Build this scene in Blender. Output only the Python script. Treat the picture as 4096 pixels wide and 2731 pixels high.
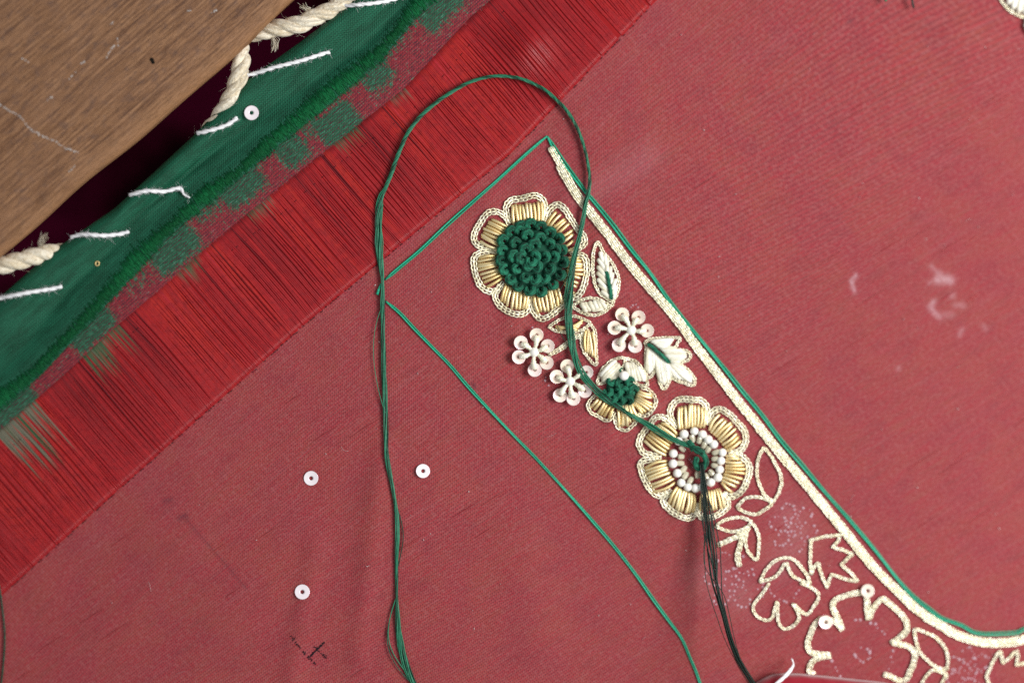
# Embroidered silk on a wooden stretching frame, seen from above.  1 unit = 1 cm.
# Plan positions are written in "plan units" (x right, y down, h up; 1 plan unit = KP cm) on the cloth plane.
import bpy, math, random
import numpy as np

random.seed(7)
rng = np.random.default_rng(7)
sc = bpy.context.scene
for o in list(bpy.data.objects):
    bpy.data.objects.remove(o)

# ------------------------------------------------------------------ camera
PW, PH = 4096.0, 2731.0
DIST, WIDE = 36.0, 21.2
KP = WIDE / PW
TILT = math.radians(6.0)
LENS = 36.0 * DIST / WIDE
CAM = np.array([-DIST * math.sin(TILT), 0.0, DIST * math.cos(TILT)])
cd = bpy.data.cameras.new("Camera")
cam = bpy.data.objects.new("Camera", cd)
sc.collection.objects.link(cam)
cam.location = CAM
cam.rotation_euler = (0, -TILT, 0)
cd.lens = LENS
cd.sensor_width = 36
cd.clip_start = 0.1
cd.clip_end = 500
cd.dof.use_dof = True
cd.dof.focus_distance = DIST - 0.30
cd.dof.aperture_fstop = 0.031
sc.camera = cam
sc.unit_settings.system = 'METRIC'
sc.unit_settings.scale_length = 0.01

# ------------------------------------------------------------------ light
w = bpy.data.worlds.new("World")
sc.world = w
w.use_nodes = True
w.node_tree.nodes["Background"].inputs[0].default_value = (0.93, 0.97, 1.0, 1)
w.node_tree.nodes["Background"].inputs[1].default_value = 0.40


def area(name, loc, size, power, color, target=(0, 0, 0)):
    ld = bpy.data.lights.new(name, 'AREA')
    ld.shape = 'RECTANGLE'
    ld.size, ld.size_y = size
    ld.energy = power
    ld.color = color
    lo = bpy.data.objects.new(name, ld)
    sc.collection.objects.link(lo)
    lo.location = loc
    d = np.array(target, float) - np.array(loc, float)
    from mathutils import Vector
    lo.rotation_euler = Vector(d).to_track_quat('-Z', 'Y').to_euler()
    return lo


area("window_light", (38, 3, 40), (30, 26), 33500, (1.0, 0.985, 0.96), (3, 1, 0))

sc.view_settings.view_transform = 'Standard'
sc.view_settings.look = 'None'
sc.view_settings.exposure = 0.12
sc.view_settings.gamma = 1.0
sc.render.engine = 'CYCLES'
sc.cycles.max_bounces = 6
sc.cycles.use_denoising = False
sc.render.resolution_x, sc.render.resolution_y = 1024, 682

# ------------------------------------------------------------------ plan -> world
CA, SA = math.cos(math.radians(41)), math.sin(math.radians(41))


def uv_of(x, y):
    return x * CA - y * SA, x * SA + y * CA


def xy_of(u, v):
    return u * CA + v * SA, -u * SA + v * CA


def seg_dist(x, y, a, b):
    ax, ay = a
    bx, by = b
    dx, dy = bx - ax, by - ay
    t = np.clip(((x - ax) * dx + (y - ay) * dy) / (dx * dx + dy * dy), 0, 1)
    return np.hypot(x - ax - t * dx, y - ay - t * dy)


def cloth_h(x, y):
    """gentle relief of the stretched silk"""
    x = np.asarray(x, float)
    y = np.asarray(y, float)
    u, v = uv_of(x, y)
    h = 5 * np.sin(u / 520 + 0.4) * np.sin(v / 610 + 1.1) + 2.5 * np.sin(u / 190 + v / 330)
    h = h + 12 * np.exp(-(seg_dist(x, y, (1530, 1800), (1430, 2620)) / 52) ** 2)
    h = h + 11 * np.exp(-(seg_dist(x, y, (1260, 2200), (1150, 2800)) / 50) ** 2)
    h = h + 2.4 * np.sin((x * 0.8 + y * 0.6) / 48 + 1.5 * np.sin(v / 240)) * np.exp(-(seg_dist(x, y, (300, 2500), (1500, 2300)) / 420) ** 2)
    h = h + 9 * np.exp(-(seg_dist(x, y, (2060, 2120), (2160, 2600)) / 110) ** 2)
    h = h + 32 * np.exp(-((x - 2105) ** 2 + (y - 175) ** 2) / 85.0 ** 2)
    for fx, fy, fr in ((2127, 1037, 250), (2787, 1845, 235), (2485, 1560, 130)):      # pucker round the dense stitching
        th = np.arctan2(y - fy, x - fx)
        h = h + 5.5 * np.sin(9 * th + fx + 0.6 * np.sin(4 * th)) * np.exp(-((np.hypot(x - fx, y - fy) - fr) / 55) ** 2)
    dc = seg_dist(x, y, (2250, 680), (3300, 2030))
    h = h + 3.4 * np.sin((x * 0.61 + y * 0.79) / 31) * np.exp(-((dc - 45) / 40) ** 2)
    h = h + 1.6 * np.sin(u / 41 + 2 * np.sin(v / 170)) * np.exp(-((v - 1850) / 120) ** 2)
    h = h + 10 * np.exp(-(seg_dist(x, y, (3900, 200), (4200, 1500)) / 220) ** 2)
    return h


def to_world(P, raw=False):
    P = np.asarray(P, float).reshape(-1, 3)
    h = P[:, 2] if raw else P[:, 2] + cloth_h(P[:, 0], P[:, 1])
    z = h * KP
    a = (P[:, 0] - PW / 2) / PW * WIDE / DIST
    b = -(P[:, 1] - PH / 2) / PW * WIDE / DIST
    ct, st = math.cos(TILT), math.sin(TILT)
    dx = st + ct * a
    dz = -ct + st * a
    t = (z - CAM[2]) / dz
    return np.stack([CAM[0] + t * dx, CAM[1] + t * b, z], 1)


# ------------------------------------------------------------------ object helpers
COL = sc.collection
WLOC = {}


def tag(o, label, cat, group=None, kind=None):
    if label:
        o['label'] = label
    if cat:
        o['category'] = cat
    if group:
        o['group'] = group
    if kind:
        o['kind'] = kind
    return o


def thing(name, label, cat, x, y, group=None):
    o = bpy.data.objects.new(name, None)
    COL.objects.link(o)
    p = to_world([(x, y, 0)])[0]
    o.location = p
    o.empty_display_size = 0.2
    WLOC[o.name] = p
    return tag(o, label, cat, group)


class MB:
    """collects shapes given in plan units"""

    def __init__(self):
        self.v, self.f, self.uv, self.att, self.n = [], [], [], [], 0

    def add(self, verts, faces, uv=None, att=0.0):
        verts = np.asarray(verts, float)
        k = len(verts)
        self.v.append(verts)
        self.f.extend([tuple(i + self.n for i in f) for f in faces])
        self.uv.append(np.zeros((k, 2)) if uv is None else np.asarray(uv, float))
        self.att.append(np.full(k, att) if np.isscalar(att) else np.asarray(att, float))
        self.n += k

    def build(self, name, mat, parent=None, raw=False, smooth=True, kind=None):
        V = to_world(np.concatenate(self.v), raw)
        base = np.array([V[:, 0].mean(), V[:, 1].mean(), V[:, 2].min()])
        me = bpy.data.meshes.new(name)
        faces = [f[::-1] for f in self.f]
        me.from_pydata((V - base).tolist(), [], faces)
        uvs = np.concatenate(self.uv)
        lay = me.uv_layers.new(name="UVMap")
        idx = np.empty(len(me.loops), dtype=np.int32)
        me.loops.foreach_get("vertex_index", idx)
        lay.data.foreach_set("uv", uvs[idx].astype(np.float32).ravel())
        a = me.attributes.new("tint", 'FLOAT', 'POINT')
        a.data.foreach_set("value", np.concatenate(self.att).astype(np.float32))
        if smooth:
            me.polygons.foreach_set("use_smooth", np.ones(len(me.polygons), dtype=bool))
        me.materials.append(mat)
        me.update()
        o = bpy.data.objects.new(name, me)
        COL.objects.link(o)
        WLOC[o.name] = base
        if parent is not None:
            o.parent = parent
            o.location = base - WLOC[parent.name]
        else:
            o.location = base
        if kind:
            o['kind'] = kind
        return o


def attr_set(o, name, values):
    a = o.data.attributes.new(name, 'FLOAT', 'POINT')
    a.data.foreach_set("value", np.asarray(values, np.float32))


# ------------------------------------------------------------------ curve helpers
def resample(P, step, smooth=True, closed=False):
    P = np.asarray(P, float)
    if P.shape[1] == 2:
        P = np.c_[P, np.zeros(len(P))]
    if closed:
        P = np.vstack([P, P[:1]])
    if smooth and len(P) > 2:
        out = []
        n = len(P)
        for i in range(n - 1):
            p1, p2 = P[i], P[i + 1]
            p0 = P[i - 1] if i > 0 else (P[-2] if closed else 2 * p1 - p2)
            p3 = P[i + 2] if i + 2 < n else (P[1] if closed else 2 * p2 - p1)
            t = np.linspace(0, 1, 9)[:-1, None]
            out.append(0.5 * ((2 * p1) + (-p0 + p2) * t + (2 * p0 - 5 * p1 + 4 * p2 - p3) * t ** 2 + (-p0 + 3 * p1 - 3 * p2 + p3) * t ** 3))
        P = np.vstack(out + [P[-1:]])
    d = np.r_[0, np.cumsum(np.linalg.norm(np.diff(P[:, :3], axis=0), axis=1))]
    n = max(2, int(round(d[-1] / step)) + 1)
    s = np.linspace(0, d[-1], n)
    return np.stack([np.interp(s, d, P[:, i]) for i in range(3)], 1)


def frames(P):
    """tangent, side, up along a path (parallel transport)"""
    T = np.gradient(P, axis=0)
    T /= np.maximum(np.linalg.norm(T, axis=1, keepdims=True), 1e-9)
    S = np.empty_like(P)
    ref = np.array([0, 0, 1.0])
    if abs(T[0, 2]) > 0.9:
        ref = np.array([1.0, 0, 0])
    s = np.cross(T[0], ref)
    s /= np.linalg.norm(s)
    for i in range(len(P)):
        s = s - T[i] * s.dot(T[i])
        s /= max(np.linalg.norm(s), 1e-9)
        S[i] = s
    U = np.cross(S, T)
    return T, S, U


_facecache = {}


def tube_faces(n, k):
    if (n, k) not in _facecache:
        f = []
        for i in range(n - 1):
            for j in range(k):
                a, b = i * k + j, i * k + (j + 1) % k
                f.append((a, b, b + k, a + k))
        f.append(tuple(range(k))[::-1])
        f.append(tuple(range((n - 1) * k, n * k)))
        _facecache[(n, k)] = f
    return _facecache[(n, k)]


def add_tube(mb, P, r, k=6, flat=1.0, lobes=0, depth=0.0, pitch=60.0, taper=0.0, att=0.0):
    """P (n,3); r scalar or (n,)"""
    P = np.asarray(P, float)
    n = len(P)
    T, S, U = frames(P)
    r = np.broadcast_to(np.asarray(r, float), (n,)).copy()
    d = np.r_[0, np.cumsum(np.linalg.norm(np.diff(P, axis=0), axis=1))]
    if taper > 0:
        e = np.minimum(d, d[-1] - d) / taper
        r *= np.sqrt(np.clip(0.12 + e * (2 - np.minimum(e, 1)), 0, 1))
    th = np.linspace(0, 2 * np.pi, k, endpoint=False)
    R = r[:, None] * np.ones((1, k))
    if lobes:
        R = R * (1 - depth + depth * np.abs(np.cos(0.5 * lobes * (th[None, :] - 2 * np.pi * d[:, None] / pitch))))
    c = R * np.cos(th)[None]
    s = R * np.sin(th)[None] * flat
    V = P[:, None, :] + S[:, None, :] * c[..., None] + U[:, None, :] * s[..., None]
    uv = np.stack(np.broadcast_arrays(d[:, None] / 100.0, th[None] / (2 * np.pi)), -1)
    mb.add(V.reshape(-1, 3), tube_faces(n, k), uv.reshape(-1, 2), att)


def offset_path(P, off):
    T = np.gradient(P[:, :2], axis=0)
    T /= np.maximum(np.linalg.norm(T, axis=1, keepdims=True), 1e-9)
    Q = P.copy()
    Q[:, 0] += -T[:, 1] * off
    Q[:, 1] += T[:, 0] * off
    return Q


def add_sphere(mb, x, y, h, r, seg=14, rings=9, sq=1.0, att=0.0):
    V, F = [], []
    for i in range(rings + 1):
        a = math.pi * i / rings
        for j in range(seg):
            b = 2 * math.pi * j / seg
            V.append((x + r * math.sin(a) * math.cos(b), y + r * math.sin(a) * math.sin(b), h + r * sq * math.cos(a)))
    for i in range(rings):
        for j in range(seg):
            a, b = i * seg + j, i * seg + (j + 1) % seg
            F.append((a, a + seg, b + seg, b))
    mb.add(V, F, att=att)


# chain stitch: every link is two bowed legs of metal thread
def add_chain(mb, path, pitch=15.0, wid=5.0, r=3.1, smooth=True, closed=False, off=0.0, h0=2.0):
    P = resample(path, 2.0, smooth, closed)
    if off:
        P = offset_path(P, off)
    d = np.r_[0, np.cumsum(np.linalg.norm(np.diff(P[:, :2], axis=0), axis=1))]
    L = d[-1]
    n = max(2, int(L / pitch))
    t = np.linspace(0, 1, 6)
    for i in range(n):
        s0 = L * i / n + rng.normal(0, 0.9)
        ll = pitch * rng.uniform(1.32, 1.6)
        jw = rng.normal(0, 0.7)
        tint = rng.random()
        for sg in (-1, 1):
            s = np.clip(s0 + t * ll, 0, L)
            if s[-1] - s[0] < 4:
                continue
            x = np.interp(s, d, P[:, 0])
            y = np.interp(s, d, P[:, 1])
            hb = np.interp(s, d, P[:, 2])
            dx = np.gradient(x)
            dy = np.gradient(y)
            m = np.maximum(np.hypot(dx, dy), 1e-6)
            ww = sg * wid * np.sin(np.pi * np.clip(t * 0.92 + 0.03, 0, 1)) ** 0.75 * rng.uniform(0.8, 1.15) + jw
            hh = hb + h0 + r + 1.9 * np.sin(np.pi * (0.15 + 0.8 * t)) + rng.normal(0, 0.5)
            Q = np.c_[x - dy / m * ww, y + dx / m * ww, hh]
            rr = r * np.array([0.72, 0.95, 1.0, 1.0, 0.95, 0.72]) * rng.uniform(0.9, 1.1)
            add_tube(mb, Q, rr, 6, att=tint)


def chain_part(name, parent, path, mat, rows=1, gap=9.0, **kw):
    mb = MB()
    for k in range(rows):
        add_chain(mb, path, off=(k - (rows - 1) / 2) * gap, **kw)
    return mb.build(name, mat, parent, kind='stuff')


def polyinterp(pts, t):
    pts = np.asarray(pts, float)
    s = np.linspace(0, 1, len(pts))
    return np.array([np.interp(t, s, pts[:, i]) for i in range(pts.shape[1])])


def coil_path(a, b, lift, bow, n, h0):
    t = np.linspace(0, 1, n)
    a = np.asarray(a)
    b = np.asarray(b)
    d = b - a
    nn = np.array([-d[1], d[0]])
    Q = a[None] + d[None] * t[:, None] + nn[None] * (bow * np.sin(np.pi * t))[:, None]
    return np.c_[Q, h0 + lift * np.sin(np.pi * np.clip(t, 0, 1)) ** 0.6]


def coil_fill(parent, outer, inner, n, mat, r=7.5, bow=0.05, name="gold_coil"):
    for i in range(n):
        t = i / (n - 1) if n > 1 else 0.5
        a = polyinterp(outer, t) + rng.normal(0, 2.2, 2)
        b = polyinterp(inner, t) + rng.normal(0, 1.2, 2)
        L = np.hypot(*(b - a))
        m = max(8, int(L / 3.9))
        P = coil_path(a, b, rng.uniform(7, 12), bow * (1 - 2 * t) + rng.normal(0, 0.018), m, r * 0.75)
        rr = r * rng.uniform(0.93, 1.05) * np.where(np.arange(m) % 2 == 0, 1.0, 0.74)
        mb = MB()
        add_tube(mb, P, rr, 8, att=rng.random())
        mb.build(name, mat, parent)


def satin_fill(parent, outer, inner, n, mat, r=8.5, bow=0.03, name="satin_stitch"):
    for i in range(n):
        t = i / (n - 1) if n > 1 else 0.5
        a = polyinterp(outer, t) + rng.normal(0, 1.5, 2)
        b = polyinterp(inner, t) + rng.normal(0, 1.2, 2)
        P = coil_path(a, b, rng.uniform(7, 10), bow * (1 - 2 * t) + rng.normal(0, 0.015), 14, r * 0.6)
        mb = MB()
        add_tube(mb, P, r * rng.uniform(0.92, 1.08), 12, flat=0.85, lobes=5, depth=0.16, pitch=90, taper=9, att=rng.random())
        mb.build(name, mat, parent)


# ------------------------------------------------------------------ materials
def mat_new(name):
    m = bpy.data.materials.new(name)
    m.use_nodes = True
    nt = m.node_tree
    b = nt.nodes["Principled BSDF"]
    return m, nt, b


def N(nt, typ, **props):
    n = nt.nodes.new(typ)
    for k, v in props.items():
        setattr(n, k, v)
    return n


def math_n(nt, op, a, b=None, clamp=False):
    n = nt.nodes.new("ShaderNodeMath")
    n.operation = op
    n.use_clamp = clamp
    for i, x in enumerate((a, b)):
        if x is None:
            continue
        if isinstance(x, (int, float)):
            n.inputs[i].default_value = x
        else:
            nt.links.new(x, n.inputs[i])
    return n.outputs[0]


def mix_n(nt, fac, a, b, mode='MIX'):
    n = nt.nodes.new("ShaderNodeMix")
    n.data_type = 'RGBA'
    n.blend_type = mode
    n.clamp_result = False
    for sock, x in ((n.inputs[0], fac), (n.inputs[6], a), (n.inputs[7], b)):
        if isinstance(x, (int, float)):
            sock.default_value = x
        elif isinstance(x, tuple):
            sock.default_value = (*x, 1)
        else:
            nt.links.new(x, sock)
    return n.outputs[2]


def ramp_n(nt, x, stops):
    n = nt.nodes.new("ShaderNodeValToRGB")
    el = n.color_ramp.elements
    while len(el) < len(stops):
        el.new(0.5)
    for e, (p, c) in zip(el, stops):
        e.position = p
        e.color = (c, c, c, 1) if isinstance(c, (int, float)) else (*c, 1)
    nt.links.new(x, n.inputs[0])
    return n.outputs[0]


def noise_n(nt, vec, scale, detail=3.0, rough=0.55, dist=0.0):
    n = nt.nodes.new("ShaderNodeTexNoise")
    n.inputs["Scale"].default_value = scale
    n.inputs["Detail"].default_value = detail
    n.inputs["Roughness"].default_value = rough
    n.inputs["Distortion"].default_value = dist
    if vec is not None:
        nt.links.new(vec, n.inputs["Vector"])
    return n.outputs[0]


def scale_vec(nt, vec, s, rot=0.0):
    n = nt.nodes.new("ShaderNodeMapping")
    n.inputs["Scale"].default_value = s
    n.inputs["Rotation"].default_value = (0, 0, rot)
    nt.links.new(vec, n.inputs["Vector"])
    return n.outputs[0]


def uv_n(nt):
    return N(nt, "ShaderNodeTexCoord").outputs["UV"]


def attr_n(nt, name):
    n = N(nt, "ShaderNodeAttribute", attribute_name=name)
    return n.outputs["Fac"]


def bump_n(nt, b, height, strength, dist):
    n = N(nt, "ShaderNodeBump")
    n.inputs["Strength"].default_value = strength
    n.inputs["Distance"].default_value = dist
    nt.links.new(height, n.inputs["Height"])
    nt.links.new(n.outputs[0], b.inputs["Normal"])


def sep_n(nt, vec):
    n = N(nt, "ShaderNodeSeparateXYZ")
    nt.links.new(vec, n.inputs[0])
    return n.outputs


def weave(nt, vec, pu, pv):
    """plain weave height and pinhole mask; vec in plan units / 100"""
    o = sep_n(nt, vec)
    a = math_n(nt, 'SINE', math_n(nt, 'MULTIPLY', o[0], 2 * math.pi * 100 / pu))
    b = math_n(nt, 'SINE', math_n(nt, 'MULTIPLY', o[1], 2 * math.pi * 100 / pv))
    ab = math_n(nt, 'MULTIPLY', a, b)
    hole = math_n(nt, 'MULTIPLY', math_n(nt, 'MULTIPLY_ADD', a, 0.5), math_n(nt, 'MULTIPLY_ADD', b, 0.5))
    for n in (hole.node.inputs[0].links[0].from_node, hole.node.inputs[1].links[0].from_node):
        n.inputs[2].default_value = 0.5
    return a, b, ab, hole


def mat_field():
    m, nt, b = mat_new("plum_red_silk")
    uv = uv_n(nt)
    a, c, ab, hole = weave(nt, uv, 10.4, 10.0)
    streak = noise_n(nt, scale_vec(nt, uv, (0.5, 9.0, 1)), 1.3, 4, 0.65)
    blot = noise_n(nt, uv, 0.55, 4, 0.6)
    fine = noise_n(nt, scale_vec(nt, uv, (4, 9, 1)), 1.6, 2, 0.6)
    col = mix_n(nt, ramp_n(nt, blot, [(0.4, 0), (0.6, 1)]), (0.275, 0.040, 0.048), (0.295, 0.054, 0.046))
    col = mix_n(nt, ramp_n(nt, streak, [(0.40, 0.0), (0.62, 0.75)]), col, (0.34, 0.028, 0.040))
    col = mix_n(nt, ramp_n(nt, fine, [(0.45, 0.0), (0.66, 0.6)]), col, (0.35, 0.105, 0.105))
    rb = noise_n(nt, scale_vec(nt, uv, (0.25, 5.0, 1)), 1.2, 3, 0.6)
    col = mix_n(nt, ramp_n(nt, rb, [(0.54, 0.0), (0.70, 0.16)]), col, (0.40, 0.14, 0.15))
    grime = noise_n(nt, scale_vec(nt, uv, (1.0, 2.2, 1)), 0.9, 6, 0.7)
    col = mix_n(nt, ramp_n(nt, grime, [(0.50, 0.0), (0.72, 0.26)]), col, (0.13, 0.018, 0.026))
    hm = math_n(nt, 'MULTIPLY', ramp_n(nt, hole, [(0.3, 0.0), (0.85, 0.85)]), ramp_n(nt, fine, [(0.3, 1.0), (0.7, 0.45)]))
    col = mix_n(nt, hm, col, (0.07, 0.016, 0.028))
    ch = math_n(nt, 'MULTIPLY', attr_n(nt, "chalk"), ramp_n(nt, noise_n(nt, uv, 9, 3, 0.7), [(0.3, 0.45), (0.65, 1.0)]), True)
    col = mix_n(nt, ch, col, (0.78, 0.60, 0.66))
    ink_and_dark = math_n(nt, 'MULTIPLY', attr_n(nt, "ink_and_dark"), ramp_n(nt, fine, [(0.3, 0.4), (0.6, 1.0)]), True)
    col = mix_n(nt, ink_and_dark, col, (0.03, 0.012, 0.025))
    nt.links.new(col, b.inputs["Base Color"])
    b.inputs["Roughness"].default_value = 0.7
    b.inputs["Specular IOR Level"].default_value = 0.2
    b.inputs["Sheen Weight"].default_value = 0.08
    b.inputs["Sheen Roughness"].default_value = 0.4
    b.inputs["Sheen Tint"].default_value = (1, 0.75, 0.78, 1)
    hgt = math_n(nt, 'ADD', math_n(nt, 'MULTIPLY', ab, 0.5), math_n(nt, 'MULTIPLY', fine, 0.6))
    bump_n(nt, b, hgt, 0.5, 0.012)
    return m


def mat_redband():
    m, nt, b = mat_new("scarlet_silk_ground")
    uv = uv_n(nt)
    s1 = noise_n(nt, scale_vec(nt, uv, (14, 0.45, 1)), 1.2, 4, 0.65)
    col = ramp_n(nt, s1, [(0.3, (0.20, 0.008, 0.010)), (0.5, (0.30, 0.011, 0.013)), (0.7, (0.36, 0.015, 0.015))])
    nt.links.new(col, b.inputs["Base Color"])
    b.inputs["Roughness"].default_value = 0.7
    b.inputs["Specular IOR Level"].default_value = 0.1
    bump_n(nt, b, s1, 0.4, 0.01)
    return m


def mat_float():
    m, nt, b = mat_new("scarlet_float_thread")
    t = attr_n(nt, "tint")
    uv = uv_n(nt)
    n1 = noise_n(nt, scale_vec(nt, N(nt, 'ShaderNodeTexCoord').outputs['Object'], (1, 1, 1)), 9, 3, 0.6)
    col = ramp_n(nt, t, [(0.0, (0.08, 0.004, 0.008)), (0.2, (0.24, 0.009, 0.012)), (0.5, (0.34, 0.012, 0.016)), (0.8, (0.39, 0.018, 0.014)), (1.0, (0.42, 0.018, 0.038))])
    col = mix_n(nt, ramp_n(nt, n1, [(0.44, 0.0), (0.64, 0.5)]), col, (0.19, 0.008, 0.013))
    g = attr_n(nt, "green")
    col = mix_n(nt, g, col, mix_n(nt, ramp_n(nt, t, [(0.4, 0.0), (0.7, 1.0)]), (0.015, 0.12, 0.055), (0.09, 0.17, 0.12)))
    nt.links.new(col, b.inputs["Base Color"])
    b.inputs["Roughness"].default_value = 0.36
    b.inputs["Specular IOR Level"].default_value = 0.28
    return m


def mat_temple():
    m, nt, b = mat_new("green_and_red_ikat_weave")
    uv = uv_n(nt)
    a, c, ab, hole = weave(nt, uv, 9.5, 11.0)
    dye = attr_n(nt, "dye")
    row = noise_n(nt, scale_vec(nt, uv, (3.0, 16, 1)), 1.3, 3, 0.6)
    spk = noise_n(nt, scale_vec(nt, uv, (13, 2.2, 1)), 1.5, 3, 0.65)
    th = math_n(nt, 'ADD', dye, math_n(nt, 'MULTIPLY', math_n(nt, 'SUBTRACT', spk, 0.5), 3.6))
    th = math_n(nt, 'ADD', th, math_n(nt, 'MULTIPLY', math_n(nt, 'SUBTRACT', row, 0.5), 2.4))
    g = ramp_n(nt, th, [(0.35, 0.0), (0.68, 1.0)])
    red = ramp_n(nt, row, [(0.36, (0.13, 0.022, 0.034)), (0.48, (0.30, 0.024, 0.034)), (0.58, (0.32, 0.020, 0.030)), (0.66, (0.25, 0.085, 0.11))])
    grn = ramp_n(nt, row, [(0.40, (0.006, 0.070, 0.034)), (0.58, (0.014, 0.150, 0.075)), (0.70, (0.10, 0.25, 0.18))])
    col = mix_n(nt, g, red, grn)
    lines = math_n(nt, 'MULTIPLY', ramp_n(nt, c, [(0.0, 0.85), (0.5, 0.0)]), ramp_n(nt, row, [(0.4, 1.0), (0.62, 0.25)]))
    col = mix_n(nt, lines, col, (0.055, 0.016, 0.024))
    col = mix_n(nt, ramp_n(nt, hole, [(0.55, 0.0), (0.9, 0.7)]), col, (0.03, 0.012, 0.018))
    nt.links.new(col, b.inputs["Base Color"])
    b.inputs["Roughness"].default_value = 0.7
    b.inputs["Specular IOR Level"].default_value = 0.2
    bump_n(nt, b, math_n(nt, 'ADD', math_n(nt, 'MULTIPLY', ab, 0.5), spk), 0.5, 0.012)
    return m


def mat_green():
    m, nt, b = mat_new("bottle_green_silk")
    uv = uv_n(nt)
    a, c, ab, hole = weave(nt, uv, 10.0, 11.0)
    n1 = noise_n(nt, scale_vec(nt, uv, (0.7, 3.0, 1)), 1.1, 4, 0.6)
    spk = noise_n(nt, scale_vec(nt, uv, (12, 12, 1)), 1.5, 2, 0.6)
    col = ramp_n(nt, n1, [(0.38, (0.003, 0.055, 0.026)), (0.62, (0.008, 0.100, 0.052))])
    col = mix_n(nt, ramp_n(nt, spk, [(0.45, 0.0), (0.72, 0.5)]), col, (0.02, 0.17, 0.095))
    col = mix_n(nt, ramp_n(nt, hole, [(0.4, 0.0), (0.85, 0.8)]), col, (0.003, 0.020, 0.014))
    nt.links.new(col, b.inputs["Base Color"])
    b.inputs["Roughness"].default_value = 0.55
    b.inputs["Specular IOR Level"].default_value = 0.22
    bump_n(nt, b, math_n(nt, 'ADD', ab, math_n(nt, 'MULTIPLY', spk, 0.7)), 0.5, 0.014)
    return m


def mat_thread(name, dark, light, rough=0.5, spec=0.4, fib=(1.2, 9), twist=0.35, sheen=0.0, bump=0.5, dist=0.012, vary=0.3):
    """spun yarn: fibres run along the thread with a slant"""
    m, nt, b = mat_new(name)
    uv = uv_n(nt)
    v = scale_vec(nt, uv, (fib[0] * 4, fib[1], 1), twist)
    n1 = noise_n(nt, v, 1.6, 3, 0.6)
    t = attr_n(nt, "tint")
    f = math_n(nt, 'ADD', n1, math_n(nt, 'MULTIPLY', math_n(nt, 'SUBTRACT', t, 0.5), vary))
    col = mix_n(nt, ramp_n(nt, f, [(0.38, 0.0), (0.62, 1.0)]), dark, light)
    nt.links.new(col, b.inputs["Base Color"])
    b.inputs["Roughness"].default_value = rough
    b.inputs["Specular IOR Level"].default_value = spec
    b.inputs["Sheen Weight"].default_value = sheen
    bump_n(nt, b, n1, bump, dist)
    return m


def mat_metal(name, c1, c2, rough, metal=1.0):
    m, nt, b = mat_new(name)
    t = attr_n(nt, "tint")
    co = N(nt, "ShaderNodeTexCoord").outputs["Object"]
    n1 = noise_n(nt, co, 14, 3, 0.6)
    f = math_n(nt, 'MULTIPLY', math_n(nt, 'ADD', t, n1), 0.5)
    col = mix_n(nt, ramp_n(nt, f, [(0.25, 0.0), (0.75, 1.0)]), c1, c2)
    nt.links.new(col, b.inputs["Base Color"])
    b.inputs["Metallic"].default_value = metal
    b.inputs["Roughness"].default_value = rough
    bump_n(nt, b, noise_n(nt, co, 60, 2, 0.5), 0.25, 0.006)
    return m


def mat_sequin(name="iridescent_sequin_film", c1=(0.96, 0.83, 0.81), c2=(0.97, 0.86, 0.68)):
    m, nt, b = mat_new(name)
    t = attr_n(nt, "tint")
    col = mix_n(nt, t, c1, c2)
    nt.links.new(col, b.inputs["Base Color"])
    b.inputs["Roughness"].default_value = 0.16
    b.inputs["Specular IOR Level"].default_value = 0.8
    b.inputs["Thin Film Thickness"].default_value = 420
    b.inputs["Thin Film IOR"].default_value = 1.9
    b.inputs["Coat Weight"].default_value = 0.4
    return m


def mat_simple(name, col, rough=0.5, spec=0.5, coat=0.0, trans=0.0, sheen=0.0):
    m, nt, b = mat_new(name)
    co = N(nt, "ShaderNodeTexCoord").outputs["Object"]
    n1 = noise_n(nt, co, 6, 3, 0.6)
    c = mix_n(nt, ramp_n(nt, n1, [(0.3, 0.0), (0.7, 1.0)]), tuple(x * 0.88 for x in col), col)
    nt.links.new(c, b.inputs["Base Color"])
    b.inputs["Roughness"].default_value = rough
    b.inputs["Specular IOR Level"].default_value = spec
    b.inputs["Coat Weight"].default_value = coat
    b.inputs["Transmission Weight"].default_value = trans
    b.inputs["Sheen Weight"].default_value = sheen
    return m


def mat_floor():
    m, nt, b = mat_new("maroon_floor_cloth_painted_shade")
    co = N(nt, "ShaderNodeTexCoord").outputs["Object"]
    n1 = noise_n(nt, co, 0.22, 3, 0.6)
    col = ramp_n(nt, n1, [(0.42, (0.018, 0.001, 0.004)), (0.60, (0.16, 0.005, 0.040))])  # near-black blotches paint the gap's shade falloff into the cloth colour
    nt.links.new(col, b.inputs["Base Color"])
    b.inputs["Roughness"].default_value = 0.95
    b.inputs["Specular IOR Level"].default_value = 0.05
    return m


def mat_chalk(name="chalk_powder", c=(0.80, 0.62, 0.70, 1)):
    m, nt, b = mat_new(name)
    co = N(nt, "ShaderNodeTexCoord").outputs["Object"]
    b.inputs["Base Color"].default_value = c
    b.inputs["Roughness"].default_value = 0.95
    n1 = noise_n(nt, co, 25, 3, 0.7)
    a = ramp_n(nt, n1, [(0.3, 0.12), (0.7, 0.72)])
    nt.links.new(a, b.inputs["Alpha"])
    return m


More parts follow.
